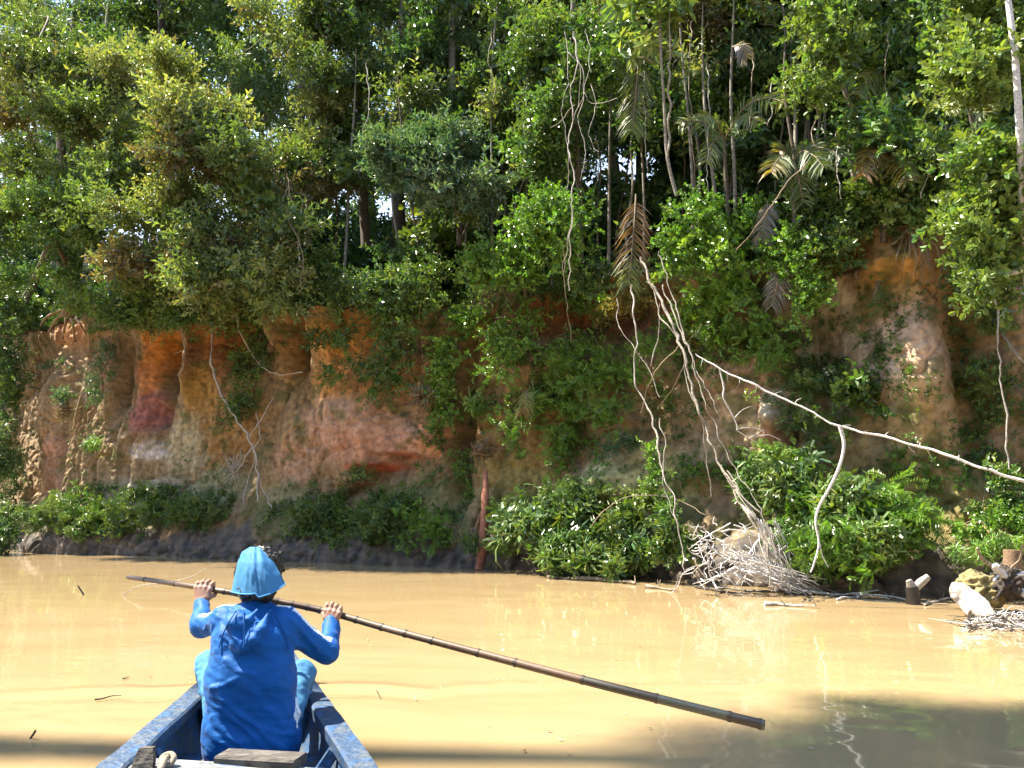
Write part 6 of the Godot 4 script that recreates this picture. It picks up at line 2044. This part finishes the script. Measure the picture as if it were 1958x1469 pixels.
	for side in 2:
		for b in vn + 1:
			var v := float(b) / vn
			var fv := v * 4.0
			var i := mini(int(fv), 3)
			var fr := fv - i
			var lx := lerpf(left[i][0], left[i + 1][0], fr)
			var ly := lerpf(left[i][1], left[i + 1][1], fr)
			var rx := lerpf(right[i][0], right[i + 1][0], fr)
			var ry := lerpf(right[i][1], right[i + 1][1], fr)
			for a in un + 1:
				var u := -1.0 + 2.0 * a / un
				var px := lerpf(lx, rx, (u + 1.0) / 2.0)
				var py := lerpf(ly, ry, (u + 1.0) / 2.0) + 19.0 * v * v * (1.0 - pow(absf(u - 0.15), 2.2)) * (0.6 if u < 0 else 1.0)
				var bulge := lerpf(0.05, 0.145, sin(minf(v * 1.25, 1.0) * PI / 2)) + 0.018 * v * v
				var dd := 3.755 - bulge * sqrt(maxf(0.0, 1.0 - 0.88 * u * u)) + 0.02 * (1.0 - v)
				# gathers that fan out from the top seam
				dd += 0.0065 * sin(u * 9.0 + 2.0 * v) * (0.35 + 0.65 * (1.0 - v)) + 0.005 * grain.get_noise_2d(u * 90.0, v * 70.0) + 0.006 * exp(-pow((u + 0.42 - 0.25 * (1.0 - v)) / 0.07, 2.0))
				dd -= 0.004 * (1.0 - side)
				cp.v.append(J.call(px, py, dd))
				var g := 1.0 + 0.12 * grain.get_noise_2d(u * 130.0, v * 110.0)
				cp.c.append(Color(.045, .165, .33) * g)
		for b in vn:
			for a in un:
				var q := side * (un + 1) * (vn + 1) + b * (un + 1) + a
				cp.quad(q, q + 1, q + un + 2, q + un + 1)
	var base2 := (un + 1) * (vn + 1)
	for a in un:      # hem closes the two layers
		var q := vn * (un + 1) + a
		cp.quad(q, q + 1, q + 1 + base2, q + base2)
	for b in vn:
		var q := b * (un + 1)
		cp.quad(q, q + un + 1, q + un + 1 + base2, q + base2)
		cp.quad(q + un, q + un + un + 1, q + un + un + 1 + base2, q + un + base2)
	var st := SurfaceTool.new()
	st.create_from(cp.mesh(), 0)
	st.generate_normals()
	var cm := cloth.duplicate()
	cm.roughness = 0.7
	var cap := part("cap", st.commit(), cm, o)
	var hem := Solid.new()
	var hem_pts := []
	for a in range(0, un + 1, 2):
		hem_pts.append(cp.v[vn * (un + 1) + a] + Vector3(0, 0.003, 0.002))
	tube(hem, smooth_line(hem_pts, 3), 0.0035, 0.0035, 6)
	part("hem", hem.mesh(), plain(Color(.06, .22, .44), 0.8, 0.3), cap)
	# --- the pole, held level across the chest
	var pole_px := [[245, 1104, 4.60, 0.0135], [390, 1125, 4.00, 0.0150], [540, 1152, 3.96, 0.0165], [636, 1173, 3.925, 0.0175], [775, 1212, 3.78, 0.019], [1100, 1297, 3.45, 0.0205], [1462, 1387, 3.12, 0.0215]]
	var first := at(636, 1173, 3.925)
	var pole := thing("bamboo_pole", "long weathered bamboo pole with dark bands held across the canoe", "pole", first)
	var pts := []
	for p in pole_px:
		pts.append(at(p[0], p[1], p[2]) - first)
	var line := smooth_line(pts, 25)
	var n := line.size()
	var bamboo := Solid.new()
	var cuts := []       # stretches between the nodes take turns in tone
	var rb := rng_of(74)
	var k := 0
	var tones := [Color(.12, .068, .038), Color(.085, .05, .032), Color(.15, .088, .05), Color(.10, .058, .036), Color(.13, .075, .042)]
	var tip_tones := [Color(.115, .125, .085), Color(.06, .048, .034), Color(.11, .115, .08), Color(.07, .05, .036)]
	var idx := 0
	var at_k := 0
	while at_k < n - 1:
		var step_ := 5 + rb.randi() % 5
		var to := mini(at_k + step_, n - 1)
		var seg := line.slice(at_k, to + 1)
		var t0 := float(at_k) / (n - 1)
		var t1 := float(to) / (n - 1)
		var s := Solid.new()
		var tone: Color = tip_tones[idx % 4] if t0 > 0.82 else tones[rb.randi() % 5]
		if idx == 9 or (t0 > 0.60 and t0 < 0.66):
			tone = Color(.20, .14, .09)
		tube(s, seg, lerpf(0.012, 0.0185, t0), lerpf(0.012, 0.0185, t1), 12, tone, 0.06)
		var pm := plain(Color.WHITE, 0.5)
		if not mat.has("pole"):
			pm.vertex_color_use_as_albedo = true
			pm.albedo_texture = noise_tex(0.03, 4, Color(0.6, 0.6, 0.6), Color(1, 1, 1), 75, 256)
			pm.uv1_triplanar = true
			pm.uv1_scale = Vector3(5, 14, 14)
			mat.pole = pm
		part("segment", s.mesh(), mat.pole, pole)
		if to < n - 1:
			var ring := Solid.new()
			var dd := (line[to + 1] - line[to - 1]).normalized()
			tube(ring, PackedVector3Array([line[to] - dd * 0.006, line[to], line[to] + dd * 0.006]), lerpf(0.012, 0.0185, t1) + 0.002, lerpf(0.012, 0.0185, t1) + 0.002, 12, Color(.07, .05, .035))
			part("node_ring", ring.mesh(), mat.pole, pole)
		at_k = to
		idx += 1


# where the cloth's back meets the line of sight through that picture point, in the person's own axes
func back_of(f: Field, J: Callable, q: Vector2) -> Vector3:
	var d := 3.38
	while d < 3.9:
		var p: Vector3 = J.call(q.x, q.y, d)
		var g := (p - f.lo) / f.cell
		var i := Vector3i(g)
		if i.x >= 0 and i.y >= 0 and i.z >= 0 and i.x < f.nx and i.y < f.ny and i.z < f.nz and f.d[(i.z * f.ny + i.y) * f.nx + i.x] < 0.004:
			return p
		d += 0.006
	return Vector3(0, 0, -9)


func hand(body: Solid, wrist: Vector3, index_knuckle: Vector3, small_knuckle: Vector3, side: float, colour: Callable):
	var f := grid_round([wrist, index_knuckle, small_knuckle], 0.085, 0.0042)
	var spread := small_knuckle - index_knuckle
	# from behind, the thumb lies on the inner side: right of the left hand, left of the right hand
	var inner := index_knuckle if side > 0 else small_knuckle
	var outer := small_knuckle if side > 0 else index_knuckle
	spread = outer - inner
	f.bone(wrist + Vector3(0, -0.03, 0.0), wrist, 0.026, 0.025, 0.01)
	for k in 4:
		var t := (k + 0.35) / 3.7
		var kn := inner + spread * t + Vector3(0, -0.004 * absf(k - 1.2), 0)
		f.bone(wrist.lerp(kn, 0.15) + spread * (t - 0.5) * 0.2, kn, 0.017, 0.0125, 0.012)
		var size: float = [0.94, 1.0, 0.95, 0.78][k]
		# up over the pole, then down its far side
		var a := kn + Vector3(0.0, 0.024, -0.012) * size
		var b := a + Vector3(0.0, 0.006, -0.028) * size
		var c := b + Vector3(0.0, -0.022, -0.010) * size
		f.bone(kn, a, 0.0108, 0.0098, 0.004)
		f.bone(a, b, 0.0096, 0.0090, 0.003)
		f.bone(b, c, 0.0088, 0.0078, 0.003)
	var tb := wrist.lerp(inner, 0.45) + (inner - outer).normalized() * 0.012
	var tm := tb + (inner - outer).normalized() * 0.020 + Vector3(0, 0.012, -0.022)
	f.bone(wrist.lerp(inner, 0.3), tb, 0.016, 0.014, 0.010)
	f.bone(tb, tm, 0.0125, 0.0105, 0.005)
	f.bone(tm, tm + Vector3(0, 0.010, -0.026), 0.0105, 0.0085, 0.003)
	f.net(body, colour)


# ---------------------------------------------------------------- small things on the water
func build_small_things():
	var g := "twigs sticking out of the water"
	var list := [
		["floating_twig", "long pale forked twig standing out of the water behind the pole's end", [[234, 1140, 0.0], [250, 1128, 0.06], [275, 1119, 0.10], [310, 1116, 0.13], [340, 1110, 0.18], [365, 1103, 0.22], [396, 1086, 0.32]], 0.006, 0.004, "dead_wood", 1140.0],
		["floating_twig", "short dark twig poking out left of the long pale twig", [[160, 1138, -0.02], [154, 1129, 0.05], [149, 1121, 0.1]], 0.011, 0.009, "wet_wood", 1138.0],
		["floating_twig", "short dark stick at the lower left corner of the water", [[57, 1413, -0.02], [63, 1405, 0.02], [68, 1397, 0.04]], 0.006, 0.006, "wet_wood", 1413.0],
		["floating_twig", "thin bent twig in the bright water right of the canoe", [[720, 1320, 0.06], [725, 1330, 0.02], [728, 1336, -0.01], [734, 1337, -0.01]], 0.003, 0.002, "vine", 1336.0]]
	for e in list:
		var w := on_water(e[2][0][0] if e[6] == e[2][0][1] else e[2][2][0], e[6])
		var pts := []
		for p in e[2]:
			pts.append(at(p[0], p[1], -w.z) - w)
		var o := thing(e[0], e[1], "twig", w, g)
		var s := Solid.new()
		tube(s, smooth_line(pts, 6), e[3], e[4], 7, Color.WHITE, 0.3)
		part("stem", s.mesh(), mat[e[5]], o)
		if e[2].size() > 5:
			var t := Solid.new()
			tube(t, smooth_line([pts[4], pts[4] + Vector3(0.03, 0.0, 0.02), pts[4] + Vector3(0.05, -0.02, 0.02)], 4), 0.004, 0.002, 6)
			part("fork", t.mesh(), mat[e[5]], o)
	var flat := [["dark floating leaf strip on the shimmering water left of the canoe", [[181, 1338], [196, 1336], [214, 1331], [232, 1330]], 0.006], ["tiny dark leaf floating near the bow wave left of the canoe", [[234, 1298], [240, 1297], [246, 1294]], 0.006]]
	for e in flat:
		var b := on_water(e[1][0][0], e[1][0][1], 0.012)
		var pts := []
		for p in e[1]:
			pts.append(on_water(p[0], p[1], 0.012) - b)
		var o := thing("floating_twig", e[0], "twig", b, "twigs floating flat on the water")
		var s := Solid.new()
		tube(s, smooth_line(pts, 5), e[2], e[2] * 0.4, 6, Color.WHITE, 0.4)
		part("stem", s.mesh(), mat.wet_wood, o)
	# leaf crumbs and foam flecks drifting on the surface
	var rng := rng_of(97)
	var l := Leaves.new()
	for k in 150:
		var p := on_water(rng.randf_range(0, 1958), 1085 + 380 * pow(rng.randf(), 1.6), 0.011)
		if absf(p.x - hull_x(-p.z)) < hull_half(-p.z) + 0.1 and p.z > -6.2:
			continue
		var r := rng.randf_range(0.006, 0.02)
		var a := rng.randf() * TAU
		for q in 4:
			l.v.append(p + Vector3(cos(a + q * PI / 2) * r * (1.0 if q % 2 else 0.45), 0.002 * (q % 2), sin(a + q * PI / 2) * r * (1.0 if q % 2 else 0.45)))
		var c: Color = [Color(.5, .46, .36), Color(.12, .08, .04), Color(.2, .16, .06), Color(.6, .56, .46)][rng.randi() % 4]
		for q in 4:
			l.c.append(c)
	tag(commit(l, "floating_flecks", mat.frond, self), "tiny leaf crumbs and foam flecks drifting on the river", "flecks", "", "stuff")
